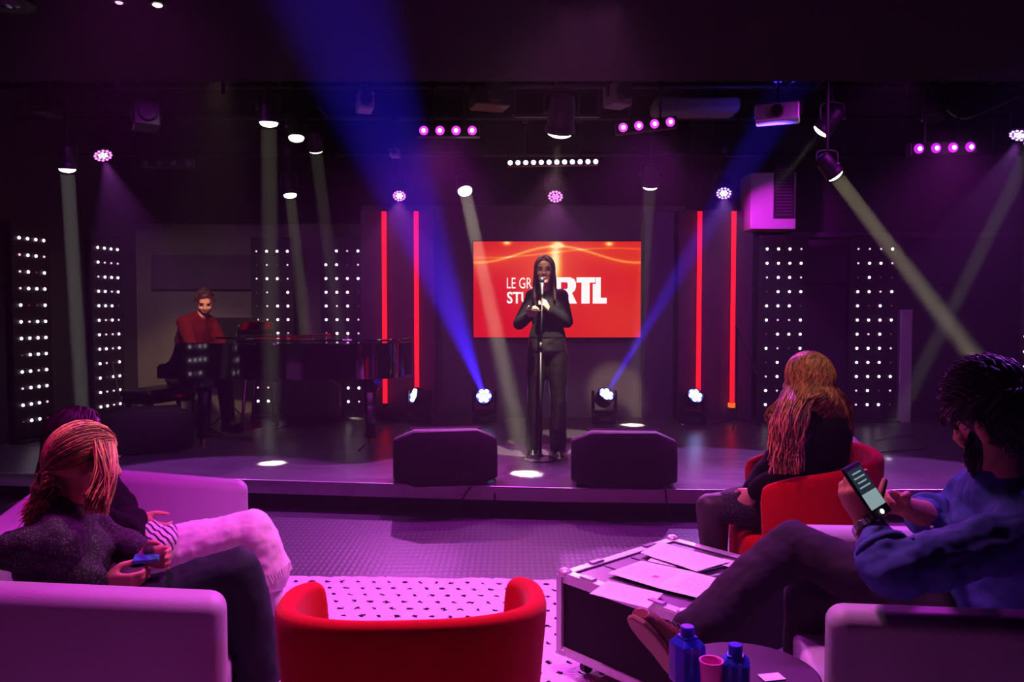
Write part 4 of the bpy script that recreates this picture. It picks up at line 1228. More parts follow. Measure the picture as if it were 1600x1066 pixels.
def face_parts(t, P, R, k, iv, lips=M_lips, brow=M_brunette, body=None):
    for s in (-1, 1):
        b = NB(); sph(b, P(s * 0.031, 0.078, 0.004), (0.0145 * k, 0.011 * k, 0.0085 * k), R, 14, 10); link('eye', b, M_eye, t, smooth=True, inv=iv)
        b = NB(); tube(b, [P(s * 0.014, 0.094, 0.020), P(s * 0.032, 0.093, 0.027), P(s * 0.052, 0.078, 0.021)], 0.0038 * k, n=6); link('eyebrow', b, brow, t, smooth=True, inv=iv)
    b = NB(); sph(b, P(0, 0.0945, -0.0665), (0.0225 * k, 0.006 * k, 0.0075 * k), R, 14, 8); link('lips', b, lips, t, smooth=True, inv=iv)

def hand_geo(b, wr, D, N, S, curl=(0.5, 0.6, 0.5), k=1.0, thumb=(0.6, 0.5), spread=0.0):
    """wr wrist, D finger direction, N palm faces, S side of the thumb"""
    wr, D, N, S = V(wr), V(D).normalized(), V(N), V(S)
    N = (N - D * N.dot(D)).normalized(); s0 = D.cross(N); S = s0 if s0.dot(S) > 0 else -s0
    P = lambda d, n, s: wr + (D * d + N * n + S * s) * k
    def ring(d, w, h, o=0.0, n=14):
        return [P(d, h * math.sin(2 * PI * i / n), o + w * math.cos(2 * PI * i / n)) for i in range(n)]
    loft(b, [ring(-0.03, 0.026, 0.020), ring(0.0, 0.028, 0.019), ring(0.03, 0.037, 0.018, 0.002), ring(0.06, 0.042, 0.016), ring(0.088, 0.041, 0.013), ring(0.098, 0.036, 0.008)])
    for i, (o, L, r) in enumerate(((0.031, 0.076, 0.0088), (0.0105, 0.084, 0.009), (-0.0105, 0.078, 0.0085), (-0.031, 0.062, 0.0076))):
        p = P(0.086, 0, o); a = 0.0
        pts = [(p, r * k * 1.05)]
        cs = curl[i] if hasattr(curl[0], '__len__') else curl
        for j, (f, cu) in enumerate(zip((0.46, 0.30, 0.24), cs)):
            a += cu
            sp = spread * (1.5 - i)
            p = p + (D * math.cos(a) + N * math.sin(a) + S * sp).normalized() * L * f * k
            pts.append((p, r * k * (0.96 - 0.09 * j)))
        limb(b, pts, 10)
    p = P(0.022, 0.006, 0.026)
    d1 = (D * 0.75 + S * 0.65 + N * thumb[0]).normalized(); d2 = (D * 0.95 + S * 0.1 + N * thumb[1]).normalized()
    q = p + d1 * 0.042 * k; r_ = q + d2 * 0.032 * k; e = r_ + d2 * 0.025 * k
    limb(b, [(p, 0.0145 * k), (q, 0.0115 * k), (r_, 0.0105 * k), (e, 0.0085 * k)], 10)

def torso_geo(b, J, e=0.0, k=1.0, male=False, low=-0.10, top=1.0, shape=None):
    pel, che, nec = V(J['pelvis']), V(J['chest']), V(J['neck'])
    sp = (V(J['hip_r']) - V(J['hip_l'])).normalized(); sc_ = (V(J['sh_r']) - V(J['sh_l'])).normalized()
    shw = (V(J['sh_r']) - V(J['sh_l'])).length / 2
    table = shape or ([(-0.12, .11, .10), (0.0, .165, .125), (0.2, .155, .115), (0.42, .14, .105), (0.65, .165, .125), (0.85, .175, .115), (1.0, .15, .09)] if male else
             [(-0.12, .11, .10), (0.0, .172, .120), (0.2, .150, .105), (0.42, .120, .090), (0.62, .142, .112), (0.82, .150, .105), (1.0, .12, .075)])
    rings = []
    path = [pel + (pel - che) * 0.0, pel, che, nec]
    for tt, w, dd in table:
        if tt < low - 1e-6 or tt > top + 1e-6: continue
        # spine: 0 pelvis, .62 chest, 1 shoulders line
        sl = (V(J['sh_r']) + V(J['sh_l'])) / 2
        if tt < 0.62: c = pel.lerp(che, tt / 0.62) if tt >= 0 else pel + (pel - che) * (-tt) * 1.2
        else: c = che.lerp(sl, (tt - 0.62) / 0.38)
        s = sp.lerp(sc_, max(0, min(1, tt))).normalized()
        ax = (che - pel) if tt < 0.5 else (sl - che) if tt > 0.75 else (sl - pel)
        ax.normalize(); s = (s - ax * s.dot(ax)).normalized(); f = ax.cross(s)
        rings.append(ell(c, s * (w * k + e), f * (dd * k + e), 22))
    loft(b, rings)
    # shoulders sloping up to the neck
    sl = (V(J['sh_r']) + V(J['sh_l'])) / 2
    for s in ('sh_l', 'sh_r'):
        limb(b, [(V(J[s]), 0.052 * k + e), (sl.lerp(V(J[s]), 0.45) + (nec - sl) * 0.25, 0.055 * k + e), (nec - (nec - sl) * 0.3, 0.045 * k + e)], 14)

def arm_geo(b, J, s, e=0.0, k=1.0, end=1.0, rs=(0.052, 0.041, 0.036, 0.026)):
    a, el, w = V(J['sh_' + s]), V(J['el_' + s]), V(J['wr_' + s])
    m = a.lerp(el, 0.5); f = el.lerp(w, 0.3)
    pts = [(a, rs[0] * k + e), (m, (rs[0] + rs[1]) / 2 * k + e), (el, rs[1] * k + e)]
    if end > 0.3: pts.append((f, rs[2] * 1.12 * k + e)); pts.append((el.lerp(w, end), (rs[2] * (1 - end) + rs[3] * end) * k + e))
    elif end > 0: pts.append((el.lerp(w, end), rs[2] * 1.1 * k + e))
    limb(b, pts)

def leg_geo(b, J, s, e=0.0, k=1.0, end=1.0, flare=0.0, knee_e=0.0):
    h, kn, an = V(J['hip_' + s]), V(J['kn_' + s]), V(J['an_' + s])
    pts = [(h, 0.088 * k + e), (h.lerp(kn, 0.35), 0.080 * k + e), (h.lerp(kn, 0.75), 0.062 * k + e), (kn, 0.056 * k + e + knee_e), (kn.lerp(an, 0.3), 0.055 * k + e + flare * 0.2), (kn.lerp(an, min(end, 0.7)), 0.042 * k + e + flare * 0.6)]
    if end > 0.7: pts.append((kn.lerp(an, end), 0.033 * k + e + flare))
    limb(b, pts, 16)

def foot_geo(b, an, D, up, k=1.0, L=0.25, e=0.0):
    D = V(D).normalized(); up = V(up); up = (up - D * up.dot(D)).normalized(); s = D.cross(up)
    P = lambda d, z: V(an) + D * d * k + up * z * k
    rings = []
    for d, z, w, h in ((-0.06, -0.055, .022, .025), (-0.045, -0.045, .034, .042), (0.0, -0.035, .037, .052), (0.06, -0.05, .040, .040), (0.12, -0.062, .046, .028), (0.17, -0.068, .042, .022), (0.20, -0.072, .026, .015)):
        rings.append(ell(P(d * L / 0.25, z), s * (w * k + e), up * (h * k + e), 16))
    loft(b, rings)

def sole_geo(b, an, D, up, k=1.0, L=0.25, e=0.0, drop=0.10):
    D = V(D).normalized(); up = V(up); up = (up - D * up.dot(D)).normalized(); s = D.cross(up)
    o = [(-0.068, 0.0), (-0.055, 0.03), (-0.02, 0.037), (0.05, 0.036), (0.11, 0.047), (0.16, 0.045), (0.20, 0.03), (0.215, 0.0)]
    o = o + [(x, -y) for x, y in o[::-1][1:-1]]
    prism(b, [(x * L / 0.25 * k, y * k + math.copysign(e, y)) for x, y in o], V(an) - up * drop * k, D, s, up, 0.016 * k)

def strands(b, paths, r0=0.0026, r1=0.0012, n=3):
    for ip, P in enumerate(paths):
        nf = len(b.faces)
        x = None; rings = []
        for i, p in enumerate(P):
            t = (P[min(i + 1, len(P) - 1)] - P[max(i - 1, 0)])
            if t.length < 1e-7: t = V((0, 0, -1))
            t.normalize()
            if x is None: x = frame_of(t)[0]
            x = x - t * x.dot(t); x = x.normalized() if x.length > 1e-6 else frame_of(t)[0]
            y = t.cross(x); r = r0 + (r1 - r0) * i / (len(P) - 1)
            rings.append([p + (x * math.cos(2 * PI * j / n) + y * math.sin(2 * PI * j / n)) * r for j in range(n)])
        loft(b, rings, cap=False)
        mi = (0, 1, 0, 2, 1, 0, 2)[(ip * 5 + ip // 7) % 7]
        if mi:
            b.faces.ensure_lookup_table()
            for q in range(nf, len(b.faces)): b.faces[q].material_index = mi

def slerp(a, c, t):
    a, c = V(a).normalized(), V(c).normalized()
    w = math.acos(max(-1, min(1, a.dot(c))))
    if w < 1e-4: return a
    return (a * math.sin((1 - t) * w) + c * math.sin(t * w)) / math.sin(w)

def scalp(P, k, d, pad=1.0):
    """point on the skull in local direction d (x right, y forward, z up)"""
    d = V(d).normalized()
    return P(d.x * 0.079 / 1 * pad, -0.006 + d.y * 0.102 * pad, 0.012 + d.z * 0.107 * pad)

def long_hair(P, R, c, k, n, length, rng, part=0.0, front=0.35, spread=0.03, down=None, wave=0.006, az=(30, 180), side=None, neckin=0.0, maxfront=0.55):
    paths = []
    down = V(down or (0, 0, -1))
    for i in range(n):
        sgn = 1 if rng.random() < 0.5 else -1
        y0 = rng.uniform(-0.75, maxfront); d0 = V((part + sgn * rng.uniform(0.01, 0.12), y0, math.sqrt(max(0.1, 1 - y0 * y0))))
        lo, hi = az
        f = (0.55 - y0) / 1.3
        a = math.radians(lo + (hi - lo) * min(1, max(0, f + rng.uniform(-0.12, 0.12))))
        d1 = V((sgn * math.sin(a), math.cos(a), -0.18 + rng.uniform(-0.1, 0.1)))
        pad = 1.06 + rng.uniform(0, 0.12)
        pts = [scalp(P, k, slerp(d0, d1, j / 6), pad) for j in range(7)]
        L = length * rng.uniform(0.82, 1.05)
        p = pts[-1]; outw = (p - V(c)); outw.z = 0; outw.normalize()
        ph, ph2 = rng.uniform(0, 6), rng.uniform(0, 6)
        side_v = V((-outw.y, outw.x, 0))
        m = 9
        for j in range(1, m + 1):
            q = j / m
            off = outw * (spread * math.sin(q * PI * 0.6) - neckin * q) + side_v * wave * math.sin(ph + q * 7) * (0.3 + q) + outw * wave * math.sin(ph2 + q * 6) * q
            extra = side(q, sgn, a) if side else V((0, 0, 0))
            pts.append(p + down * L * q + off + extra)
        paths.append(pts)
    return paths

def hair_cap(P, R, k, pad=1.045, low=-0.25, frontz=0.55, m=None, b=None):
    """solid cap under the strands, open over the face"""
    b = b or NB()
    nu, nv = 28, 12
    rings = []
    for j in range(nv + 1):
        row = []
        for i in range(nu):
            a = 2 * PI * i / nu
            fr = max(0.0, math.cos(a))
            lo = low + (frontz - low) * (fr ** 0.7 if fr > 0 else 0)
            el = math.asin(max(-1, min(1, lo)))
            z = el + (PI / 2 - el) * j / nv
            d = V((math.sin(a) * math.cos(z), math.cos(a) * math.cos(z), math.sin(z)))
            row.append(scalp(P, k, d, pad))
        rings.append(row)
    inner = [[scalp(P, k, V((0, 0, 1)), 0.9)] * nu]
    loft(b, rings, cap=True)
    return b

def person(label, base, group=None):
    return thing('person', label, 'person', base, 0, None)

# ================================================================== the singer
def build_singer():
    d = 6.9
    S = lambda x, y, dd=d: W(x, y, dd)
    base = V((PX(856, 6.92), 6.92, STAGE))
    t = person('standing woman in black with long dark hair, singing at the microphone stand', base); iv = inv_of(t)
    hc = S(851, 423, 6.90); R = basis((-0.10, -1, 0.02), (0, 0, 1)); k = 0.98
    J = dict(pelvis=S(855, 548, 6.97), chest=S(856, 487, 6.98), neck=S(854, 452, 6.96), sh_r=S(833, 466, 6.97), sh_l=S(876, 466, 6.97),
             el_r=S(811, 506, 6.93), el_l=S(886, 503, 6.92), wr_r=S(828, 494, 6.77), wr_l=S(857, 484, 6.79),
             hip_r=S(840, 556, 6.97), hip_l=S(871, 556, 6.97), kn_r=S(836, 628, 6.93), kn_l=S(872, 630, 6.90), an_r=S(834, 698, 6.95), an_l=S(872, 700, 6.93))
    b = NB(); P = head_geo(b, hc, R, k)
    limb(b, [(J['neck'] - V((0, 0, .04)), 0.052), (hc + V((0, 0.01, -0.07)), 0.046)])
    torso_geo(b, J); [arm_geo(b, J, s) for s in 'rl']; [leg_geo(b, J, s) for s in 'rl']
    # right hand (picture left) holds a phone flat, left hand round the microphone
    hand_geo(b, J['wr_r'], (0.35, -0.85, 0.30), (0.1, 0.25, 1), (-1, 0, 0.2), (0.35, 0.4, 0.35), 0.92)
    hand_geo(b, J['wr_l'], (-0.45, -0.55, 0.75), (-0.8, 0.5, -0.1), (0, 0.4, 1), (0.95, 0.9, 0.5), 0.92, (0.9, 1.2))
    body = link('body', b, M_skin, t, remesh=0.007, sm=2, inv=iv)
    face_parts(t, P, R, k, iv)
    b = NB(); torso_geo(b, J, 0.016, low=0.15); [arm_geo(b, J, s, 0.014, end=0.93) for s in 'rl']
    for s in ('sh_r', 'sh_l'): sph(b, J[s] + V((0, 0, 0.012)), 0.072, u=14, v=8)
    limb(b, [(J['neck'] - V((0, 0, 0.045)), 0.066), (J['neck'] + V((0, 0, 0.015)), 0.056)])
    link('black_blouse', b, M_bk, t, remesh=0.009, sm=3, inv=iv)
    b = NB(); torso_geo(b, J, 0.010, low=-0.12, top=0.45); [leg_geo(b, J, s, 0.013, end=0.99, flare=0.032) for s in 'rl']
    link('leather_trousers', b, M_bkleather, t, remesh=0.009, sm=3, inv=iv, disp=(0.018, 0.12))
    for s, dx in (('r', -0.18), ('l', 0.12)):
        b = NB(); foot_geo(b, J['an_' + s] + V((0, 0, 0.02)), (dx, -1, -0.28), (0, -0.2, 1), 0.95, e=0.004)
        a = J['an_' + s]; cyl(b, a + V((0, 0.03, -0.02)), V((a.x, a.y + 0.035, STAGE + 0.002)), 0.028, 0.016, 12)
        link('boot', b, M_piano, t, remesh=0.007, sm=1, inv=iv)
    rng = random.Random(5)
    b = hair_cap(P, R, k, 1.05, -0.35, 0.66); strands(b, long_hair(P, R, hc, k, 420, 0.25, rng, az=(62, 180), spread=0.012, wave=0.006, maxfront=0.55), 0.005, 0.003)
    link('long_dark_hair', b, H_brunette, t, inv=iv, smooth=True, recalc=False)
    ph = thing('phone', 'dark phone lying flat in the singer\'s raised right hand', 'phone', J['wr_r'] + V((0.025, -0.075, 0.045)), 0.4)
    b = NB(); box(b, (0, 0, 0), (0.085, 0.17, 0.010)); link('body', b, M_rub, ph, bev=0.004)
    b = NB(); box(b, (0, 0, 0.0055), (0.078, 0.16, 0.001)); link('glass', b, M_piano, ph)
build_singer()

# ================================================================== the pianist
def build_pianist():
    hx = W(320, 472, 8.0)
    base = Pm @ V((-0.34, 0.62, 0)); base.z = STAGE
    t = person('bearded man in a dark red sweater seated at the grand piano', V(base)); iv = inv_of(t)
    f = (Pm.to_3x3() @ V((1, -0.12, 0))).normalized(); u = V((0, 0, 1)); s = f.cross(u)   # s = his right
    pel = V(base) + V((0, 0, 0.60)); pel.z = STAGE + 0.59
    hc = hx
    sh = W(308, 503, 8.02)
    J = dict(pelvis=pel, chest=pel.lerp(sh, 0.66) , neck=sh.lerp(hc, 0.35), sh_r=sh + s * 0.17 + V((0, 0, -0.01)), sh_l=sh - s * 0.17,
             hip_r=pel + s * 0.09, hip_l=pel - s * 0.09)
    for q, sg in (('r', 1), ('l', -1)):
        J['el_' + q] = J['sh_' + q] + f * 0.14 + s * 0.03 * sg + V((0, 0, -0.24))
        J['wr_' + q] = (Pm @ V((-0.07, 0.60 + (-0.22 if sg > 0 else 0.2), 0.79)))
        J['kn_' + q] = J['hip_' + q] + f * 0.42 + s * 0.05 * sg + V((0, 0, -0.04))
        J['an_' + q] = J['kn_' + q] + f * 0.02 + V((0, 0, -0.43))
    R = basis(V((0.35, -0.85, -0.42)), (0, 0, 1)); k = 1.05
    b = NB(); P = head_geo(b, hc, R, k)
    limb(b, [(J['neck'] - V((0, 0, .05)), 0.058), (hc + V((-0.01, 0.02, -0.05)), 0.054)])
    torso_geo(b, J, male=True); [arm_geo(b, J, q) for q in 'rl']; [leg_geo(b, J, q) for q in 'rl']
    for q, sg in (('r', 1), ('l', -1)): hand_geo(b, J['wr_' + q], f - V((0, 0, 0.15)), (0, 0, -1), -s * sg, (0.35, 0.5, 0.3), 1.0)
    link('body', b, M_skin, t, remesh=0.009, sm=2, inv=iv)
    face_parts(t, P, R, k, iv, brow=M_brown)
    b = NB(); torso_geo(b, J, 0.02, male=True); [arm_geo(b, J, q, 0.018, end=0.9) for q in 'rl']
    limb(b, [(J['neck'] - V((0, 0, .06)), 0.075), (J['neck'] - V((0, 0, .01)), 0.062)])
    link('red_sweater', b, M_maroon, t, remesh=0.012, sm=4, inv=iv, disp=(0.025, 0.09))
    b = NB(); torso_geo(b, J, 0.012, low=-0.12, top=0.2, male=True); [leg_geo(b, J, q, 0.016, end=0.98) for q in 'rl']
    link('dark_trousers', b, M_navy, t, remesh=0.012, sm=3, inv=iv)
    for q in 'rl':
        b = NB(); foot_geo(b, J['an_' + q], f, u, 1.0, e=0.004); link('shoe', b, M_rub, t, remesh=0.009, sm=1, inv=iv)
    rng = random.Random(8)
    b = hair_cap(P, R, k, 1.07, -0.15, 0.62)
    pa = []
    for i in range(420):
        a = rng.uniform(-PI, PI); z = rng.uniform(-0.1, 1); fr = max(0, math.cos(a))
        if z < 0.6 * fr: continue
        d0 = V((math.sin(a) * math.sqrt(1 - z * z), math.cos(a) * math.sqrt(1 - z * z), z))
        d1 = (d0 + V((0.15, 0.25, -0.15 if z < 0.5 else 0.1))).normalized()
        pa.append([scalp(P, k, slerp(d0, d1, j / 4), 1.04 + 0.16 * math.sin(j / 4 * 2.2)) for j in range(5)])
    strands(b, pa, 0.006, 0.003); link('short_brown_hair', b, H_brown, t, inv=iv, smooth=True, recalc=False)
    b = NB()
    for a in [i / 12 * 2 - 1 for i in range(13)]:
        limb(b, [(P(0.066 * math.sin(a * 1.5), 0.02 + 0.066 * math.cos(a * 1.45), -0.07 + 0.045 * abs(a)), 0.011), (P(0.045 * math.sin(a * 1.5), 0.03 + 0.055 * math.cos(a * 1.45), -0.106 + 0.06 * abs(a)), 0.011)], 8)
    link('beard', b, M_brown, t, remesh=0.008, sm=1, inv=iv)
build_pianist()

# ================================================================== seated women on the left sofa
UL = V((-SL_F.y, SL_F.x, 0))
def build_left_near():
    f, u = SL_F, UL
    base = V((-1.36, 2.47, RZ))
    t = person('blond woman with a ponytail and dark green trousers, nearest on the left sofa', base); iv = inv_of(t)
    Z = lambda v, z: V((v.x, v.y, z))
    pel = Z(base, 0.49)
    hc = W(131, 722, 2.42); hc = V(hc)
    neck = hc + V((-0.045, -0.01, -0.145))
    sh = neck + V((-0.01, 0, -0.07))
    tor = V((0.90, 0.40, 0)).normalized(); sr = tor.cross(V((0, 0, 1)))   # her right = towards the camera
    J = dict(pelvis=pel, chest=pel.lerp(sh, 0.64) - f * 0.02, neck=neck, sh_r=sh + sr * 0.165, sh_l=sh - sr * 0.165, hip_r=pel - u * 0.09, hip_l=pel + u * 0.09)
    J['el_r'] = W(22, 862, 2.24); J['wr_r'] = W(160, 912, 2.36)
    J['el_l'] = W(185, 850, 2.60); J['wr_l'] = W(222, 868, 2.46)
    J['kn_r'] = W(372, 893, 2.50); J['an_r'] = W(405, 1050, 2.52)
    J['kn_l'] = pel + f * 0.46 + u * 0.06 + V((0, 0, -0.01)); J['an_l'] = Z(J['kn_l'] + f * 0.02, 0.10)
    R = basis(V((0.72, 0.68, -0.18)), (0, 0.0, 1)); k = 0.97
    b = NB(); P = head_geo(b, hc, R, k)
    limb(b, [(neck - V((0, 0, .05)), 0.052), (hc + V((-0.02, 0, -0.06)), 0.047)])
    torso_geo(b, J); [arm_geo(b, J, q) for q in 'rl']; [leg_geo(b, J, q) for q in 'rl']
    hand_geo(b, J['wr_r'], (0.95, 0.10, -0.05), (0.0, 0.9, 0.3), (0, 0, 1), (0.5, 0.7, 0.4), 0.92)
    hand_geo(b, J['wr_l'], (0.9, -0.2, 0.0), (0.1, -0.9, 0.1), (0, 0, 1), (0.5, 0.6, 0.4), 0.92)
    link('body', b, M_skin, t, remesh=0.006, sm=2, inv=iv)
    face_parts(t, P, R, k, iv)
    b = NB(); torso_geo(b, J, 0.022); [arm_geo(b, J, q, 0.018, end=0.92) for q in 'rl']
    limb(b, [(neck - V((0, 0, .05)), 0.075), (neck + V((0, 0, .005)), 0.06)])
    link('sparkling_knit_top', b, M_sequin, t, remesh=0.009, sm=5, inv=iv, disp=(0.03, 0.09))
    b = NB(); torso_geo(b, J, 0.014, low=-0.12, top=0.2); [leg_geo(b, J, q, 0.022, end=0.98, flare=0.022) for q in 'rl']
    link('green_trousers', b, M_green, t, remesh=0.009, sm=4, inv=iv, disp=(0.022, 0.11))
    for q, D in (('r', (0.5, 0.3, -0.6)), ('l', (0.9, 0.3, -0.05))):
        b = NB(); foot_geo(b, J['an_' + q], D, (0.3, 0, 1), 0.95, e=0.004); link('shoe', b, M_rub, t, remesh=0.008, sm=1, inv=iv)
    rng = random.Random(11)
    b = hair_cap(P, R, k, 1.055, -0.45, 0.5)
    tie = P(0.01, -0.105, -0.05)
    pa = []
    for i in range(1500):
        a = rng.uniform(-PI, PI); z = rng.uniform(-0.45, 0.97)
        if z < 0.62 * max(0, math.cos(a)): continue
        d0 = V((math.sin(a) * math.sqrt(1 - z * z), math.cos(a) * math.sqrt(1 - z * z), z))
        d1 = V((0.06 * rng.uniform(-1, 1), -1, -0.45))
        pad = 1.06 + rng.uniform(0, 0.05)
        pts = [scalp(P, k, slerp(d0, d1, j / 8), pad + 0.03 * math.sin(j / 8 * PI)) for j in range(9)]
        pa.append(pts)
    for i in range(800):
        ox, oy = rng.gauss(0, 0.014), rng.gauss(0, 0.014)
        e = W(60 + rng.gauss(0, 13), 822 + rng.uniform(-35, 12), 2.38 + rng.gauss(0, 0.02))
        m1_ = W(72 + rng.gauss(0, 9), 765, 2.40 + rng.gauss(0, 0.015)); s0 = tie + R @ V((ox, 0, oy))
        pa.append(smooth_path([tie + R @ V((ox * .5, 0.02, oy * .5)), tie + R @ V((ox, -0.012, -0.012 + oy * .8)), m1_, e], 4))
    for i in range(420):      # loose locks by the cheek
        sg = 1
        y_ = rng.uniform(.0, .75); s00 = scalp(P, k, V((0.1, y_ * 0.6, 0.9)), 1.06); s0 = scalp(P, k, V((sg * rng.uniform(.6, .8), y_, rng.uniform(.2, .6))), 1.09)
        e = W(rng.uniform(128, 170), rng.uniform(770, 806), 2.30 + rng.gauss(0, 0.01))
        pa.append(smooth_path([s00, s0, s0.lerp(e, .5) + R @ V((0.016 * sg, 0.01, 0)), e], 4))
    strands(b, pa, 0.0022, 0.0013)
    link('blond_ponytail_hair', b, H_blond, t, inv=iv, smooth=True, recalc=False)
    b = NB(); sph(b, tie + R @ V((0, -0.004, -0.006)), (0.024, 0.014, 0.024), R); link('hair_tie', b, M_rub, t, smooth=True, inv=iv)
    ph = thing('phone', 'light blue phone in the hands of the ponytailed woman', 'phone', W(228, 876, 2.40), 0.3)
    b = NB(); box(b, (0, 0, 0), (0.075, 0.02, 0.012)); box(b, (0, 0.03, 0.004), (0.075, 0.06, 0.008)); link('body', b, M_phoneblue, ph, bev=0.003)
build_left_near()

def build_left_far():
    f, u = SL_F, UL
    base = V((-1.53, 3.16, RZ))
    t = person('dark-haired woman in black top and white jeans, sitting farther along the left sofa', base); iv = inv_of(t)
    pel = V((base.x, base.y, 0.49))
    hc = W(122, 690, 2.98)
    neck = hc + V((0.0, -0.01, -0.14)); sh = neck + V((0.02, 0, -0.07))
    tor = V((0.96, 0.1, 0)).normalized(); sr = tor.cross(V((0, 0, 1)))
    J = dict(pelvis=pel, chest=pel.lerp(sh, 0.62), neck=neck, sh_r=sh + sr * 0.165, sh_l=sh - sr * 0.165, hip_r=pel - u * 0.09, hip_l=pel + u * 0.09)
    J['el_r'] = W(196, 838, 2.88); J['wr_r'] = W(212, 812, 3.05)
    J['el_l'] = W(178, 800, 3.35); J['wr_l'] = W(222, 826, 3.28)
    J['kn_r'] = W(396, 826, 3.10); J['an_r'] = W(428, 908, 3.12)
    J['kn_l'] = V(pel) + f * 0.49 + u * 0.0 + V((0, 0, 0.0)); J['an_l'] = V((J['kn_l'].x + 0.02, J['kn_l'].y, 0.11))
    R = basis(V((0.9, 0.35, 0.02)), (0, 0.0, 1)); k = 0.96
    b = NB(); P = head_geo(b, hc, R, k)
    limb(b, [(neck - V((0, 0, .05)), 0.05), (hc + V((-0.02, 0, -0.06)), 0.046)])
    torso_geo(b, J); [arm_geo(b, J, q) for q in 'rl']; [leg_geo(b, J, q) for q in 'rl']
    hand_geo(b, J['wr_r'], (0.75, 0.15, -0.45), (0.2, 0.9, 0.1), (0, 0, 1), (0.5, 0.6, 0.4), 0.92)
    hand_geo(b, J['wr_l'], (0.8, -0.3, -0.3), (0.1, -0.9, 0.1), (0, 0, 1), (0.5, 0.6, 0.4), 0.92)
    link('body', b, M_skin, t, remesh=0.007, sm=2, inv=iv)
    face_parts(t, P, R, k, iv)
    b = NB(); torso_geo(b, J, 0.024); [arm_geo(b, J, q, 0.026, end=0.88) for q in 'rl']
    limb(b, [(neck - V((0, 0, .05)), 0.07), (neck, 0.058)])
    link('black_top', b, M_bk, t, remesh=0.01, sm=4, inv=iv, disp=(0.02, 0.08))
    b = NB(); torso_geo(b, J, 0.014, low=-0.12, top=0.2); leg_geo(b, J, 'r', 0.020, end=0.80, flare=0.03); leg_geo(b, J, 'l', 0.018, end=0.8, flare=0.02)
    kr, ar = J['kn_r'], J['an_r']
    dr = (ar - kr).normalized()
    link('white_jeans', b, M_jeans, t, remesh=0.008, sm=3, inv=iv, disp=(0.022, 0.07))
    b = NB()
    e_ = kr.lerp(ar, 0.86); x, y, _ = frame_of(dr)
    for i in range(46):
        a = 2 * PI * i / 46; p = e_ - dr * 0.02 + (x * math.cos(a) + y * math.sin(a)) * 0.082; tube(b, [p, p + dr * random.uniform(0.02, 0.045) + V((random.uniform(-.006, .006), 0, 0))], 0.0018, n=4, k=0)
    link('frayed_hem', b, M_jeans, t, inv=iv)
    # striped cloth bunched at the waist
    b = NB(); w0 = W(240, 842, 2.98)
    for i in range(6): sph(b, w0 + V((0.016 * i - 0.03, 0.02 * math.sin(i * 2), 0.012 * math.cos(i * 1.7) - 0.004 * i)), (0.028, 0.07, 0.062), Matrix.Rotation(0.5, 3, 'Y'), 14, 8)
    link('bunched_cloth', b, M_stripe, t, remesh=0.006, sm=1, inv=iv)
    for q, D in (('r', (0.75, 0.05, -0.75)), ('l', (0.95, 0.25, -0.05))):
        a = J['an_' + q]
        b = NB(); foot_geo(b, a, D, (0.6, 0, 0.8) if q == 'r' else (0, 0, 1), 0.94, e=0.006); link('trainer', b, M_white, t, remesh=0.007, sm=1, inv=iv)
    rng = random.Random(21)
    b = hair_cap(P, R, k, 1.07, -0.3, 0.55)
    strands(b, long_hair(P, R, hc, k, 520, 0.15, rng, az=(60, 180), spread=0.012, wave=0.012), 0.005, 0.003)
    link('dark_shoulder_hair', b, H_black, t, inv=iv, smooth=True, recalc=False)

M_stripe = mat('striped_cloth', (225, 205, 225), 0.8)
def _stripe():
    nt = M_stripe.node_tree; p = nt.nodes['Principled BSDF']
    tc = nt.nodes.new('ShaderNodeTexCoord'); w = nt.nodes.new('ShaderNodeTexWave'); w.inputs['Scale'].default_value = 18; w.inputs['Distortion'].default_value = 3; w.bands_direction = 'DIAGONAL'
    r = nt.nodes.new('ShaderNodeValToRGB'); e = r.color_ramp.elements; e[0].position = 0.28; e[0].color = (*lin((50, 30, 60)), 1); e[1].position = 0.4; e[1].color = (*lin((232, 215, 232)), 1)
    nt.links.new(tc.outputs['Object'], w.inputs['Vector']); nt.links.new(w.outputs['Fac'], r.inputs[0]); nt.links.new(r.outputs[0], p.inputs['Base Color'])
_stripe()
build_left_far()

